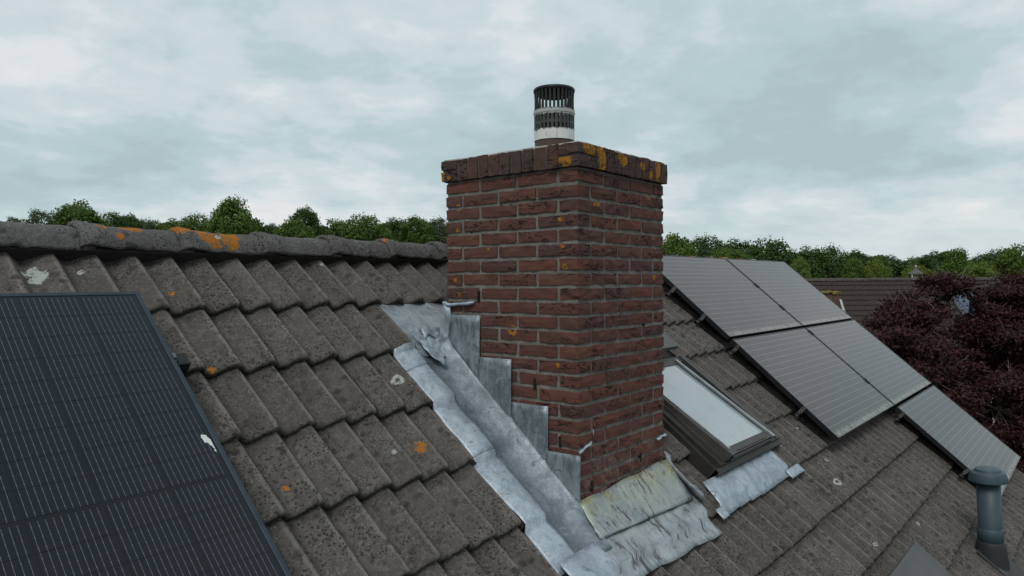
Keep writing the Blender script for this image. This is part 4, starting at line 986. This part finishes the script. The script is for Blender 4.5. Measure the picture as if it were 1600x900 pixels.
RIGHT = [('mid green tree touching the right edge of the chimney', 1052, 360, 88, 75, 0, 'mid', 1.1), ('dark tree second from the right edge of the chimney', 1100, 362, 84, 84, 3, 'dark', 1.1), ('bushy pale tree right above the orange ridge tiles', 1135, 383, 86, 62, 3, 'mid', .7),
         ('dark round tree behind the pale bushy one', 1150, 369, 84, 90, 0, 'dark', 1.0), ('broad dark domed tree above the end of the ridge', 1207, 365, 106, 86, 3, 'dark', 1.1), ('dark tree right of the broad dome, over the panel corner', 1262, 380, 74, 92, 0, 'dark', 1.2),
         ('big domed dark green tree above the left end of the far brown roof', 1298, 377, 92, 88, 3, 'dark', 1.2), ('dark tree half hidden behind the big domed tree', 1335, 386, 66, 104, 0, 'dark', 1.2), ('yellow green bush at the upper right panel edge', 1249, 398, 32, 52, 2, 'light', 1.5),
         ('bright yellow shrub low beside the panel edge', 1255, 421, 26, 46, 0, 'light', 1.0), ('light green tree in front of the dark domed trees', 1335, 398, 44, 80, 2, 'mid', 1.6), ('second light green tree left of the pointed pavilion', 1370, 401, 44, 78, 3, 'light', 1.3),
         ('far rounded dark tree at the notch in the tree line', 1388, 395, 72, 122, 0, 'dark', 1.0), ('far low dark tree right of the notch', 1432, 397, 66, 126, 3, 'dark', 1.0), ('pale yellow green tree behind the pointed pavilion', 1436, 411, 54, 72, 3, 'light', .9),
         ('dark flat topped tree behind the layered tall one', 1462, 389, 60, 110, 0, 'dark', 1.0), ('tall layered green tree on the right, clear of its neighbours', 1494, 380, 66, 80, 1, 'mid', 1.3), ('light green rounded bush right of the tall layered tree', 1534, 406, 56, 74, 0, 'light', .9),
         ('dark tree behind the light rounded bush', 1540, 391, 72, 112, 3, 'dark', 1.0), ('large green tree at the right edge of the picture', 1588, 377, 84, 82, 0, 'mid', 1.2), ('dark tree rising behind the one at the right edge', 1566, 384, 70, 108, 3, 'dark', 1.1)]
for (lab, px, yt, wp, dp, pr_, mk, tl_) in RIGHT: plant(lab, px, yt, wp, dp, pr_, mk, GRr, tl_)
# the wood behind them, one mass
rg = np.random.default_rng(77); Cs = []; 
for (xa, xb, ya, yb, d0, d1, n) in ((-500, 760, 352, 366, 75, 95, 36000), (600, 1000, 372, 388, 80, 130, 16000), (980, 2300, 398, 412, 118, 150, 50000)):
    px = rg.uniform(xa, xb, n); dp = rg.uniform(d0, d1, n)
    top = .5 * (ya + yb) + (yb - ya) * .5 * np.sin(px * .05) + 4 * np.sin(px * .13 + 1); fr_ = rg.uniform(0, 1, n) ** 1.3
    for a, dd, tp_, ff in zip(px, dp, top, fr_):
        P = ray_at(a, tp_, dd); P[2] = P[2] - ff * (P[2] + 8.0) * .8; Cs.append(P)
Cs = np.array(Cs); me = cloud_mesh('far_wood', leaves(Cs, np.tile(np.array([-.6, -.5, .6]), (len(Cs), 1)), .42, rg), M_LF['dark'])
fw = put(bpy.data.objects.new('far_wood', me), None); tag(fw, 'dark mass of woodland filling the gaps behind the single trees', 'wood', None, 'stuff')

# the dark red tree
rg = np.random.default_rng(21); MD = 17.0
mb_ = ray_at(1570, 700, MD); maple = thing('red_leaved_tree', 'wide dark red leaved garden tree with grey twigs behind the panels', 'tree', (mb_[0], mb_[1], -8))
lob = [(1355, 600, 16.8, .75), (1400, 545, 16.6, 1.0), (1438, 488, 17.0, .66), (1480, 452, 17.2, .34), (1440, 600, 16.0, 1.2), (1500, 580, 17.0, 1.1), (1575, 522, 16.8, .92), (1585, 470, 17.2, .62), (1630, 470, 16.9, .95), (1650, 560, 16.4, 1.3), (1560, 640, 15.8, 1.3),
       (1480, 690, 16.2, 1.4), (1600, 720, 16.0, 1.5), (1700, 640, 17, 1.6), (1380, 660, 16.6, 1.0), (1550, 820, 16.3, 1.7), (1690, 800, 16.5, 1.7), (1540, 560, 18.5, 1.1), (1460, 620, 18.6, 1.3), (1640, 620, 19, 1.5), (1320, 640, 17.4, .7), (1545, 487, 17.1, .4), (1400, 500, 17.0, .35), (1420, 560, 18.2, .9), (1430, 660, 18, 1.0)]
Cc, Nn, cl = [], [], []
for (px, py, dp, r) in lob:
    c0 = ray_at(px, py, dp); ncl = int(13 + 21 * r)
    for _ in range(ncl):
        d = rg.normal(size=3); d /= np.linalg.norm(d); p = c0 + d * r * rg.uniform(.45, .98) * np.array([1, 1, .82]); cl.append(p); rc = rg.uniform(.13, .40)
        n = int(330 * (rc / .26) ** 2); dd = rg.normal(size=(n, 3)); dd[:, 2] = dd[:, 2] * .55 + .2; dd /= np.linalg.norm(dd, axis=1, keepdims=True)
        Cc.append(p + dd * np.array([1.25, 1.25, .6]) * rc * rg.uniform(.25, 1.3, (n, 1))); Nn.append(dd * .5 + d * .3 + np.array([0, 0, .7]))
Cc = np.concatenate(Cc); Nn = np.concatenate(Nn)
lx, ly, lz = ((Cc - CAM) @ AR, (Cc - CAM) @ AU, (Cc - CAM) @ AF)
open_ = (np.hypot((lx / lz - .6085) / .0150, (ly / lz + .0235) / .0150) < 1.0) & (rg.random(len(Cc)) < .86)     # an opening in the foliage
Cc, Nn = Cc[~open_], Nn[~open_]
part('crown', cloud_mesh('crown', leaves(Cc - mb_, Nn, .040, rg), M_LF['red']), maple, mb_)
m = MB(); hub = ray_at(1560, 760, 16.8)
m.tube([(mb_[0], mb_[1], -8), (mb_[0], mb_[1], -6.5), hub], [.2, .16, .12], 8)
for (px, py, dp, r) in lob:
    c0 = ray_at(px, py, dp); md = (hub * .45 + c0 * .55) + rg.normal(size=3) * .18; m.tube([hub, md, c0], [.06, .035, .016], 6)
part('trunk', m.mesh('trunk', M_BARK, True), maple)
m = MB()
for p in cl[::1]:
    k = min(lob, key=lambda l: np.linalg.norm(ray_at(l[0], l[1], l[2]) - p)); c0 = ray_at(k[0], k[1], k[2])
    e = p + (p - c0) * .35 + rg.normal(size=3) * .08; md = (c0 + p) / 2 + rg.normal(size=3) * .09; m.tube([c0, md, p, e], [.013, .010, .008, .004], 4, False)
    for _ in range(4): q = p + rg.normal(size=3) * .24; m.tube([md, (md + q) / 2 + rg.normal(size=3) * .04, q], [.007, .006, .003], 3, False)
tag(part('twigs', m.mesh('twigs', M_TWIG), maple), kind='stuff')
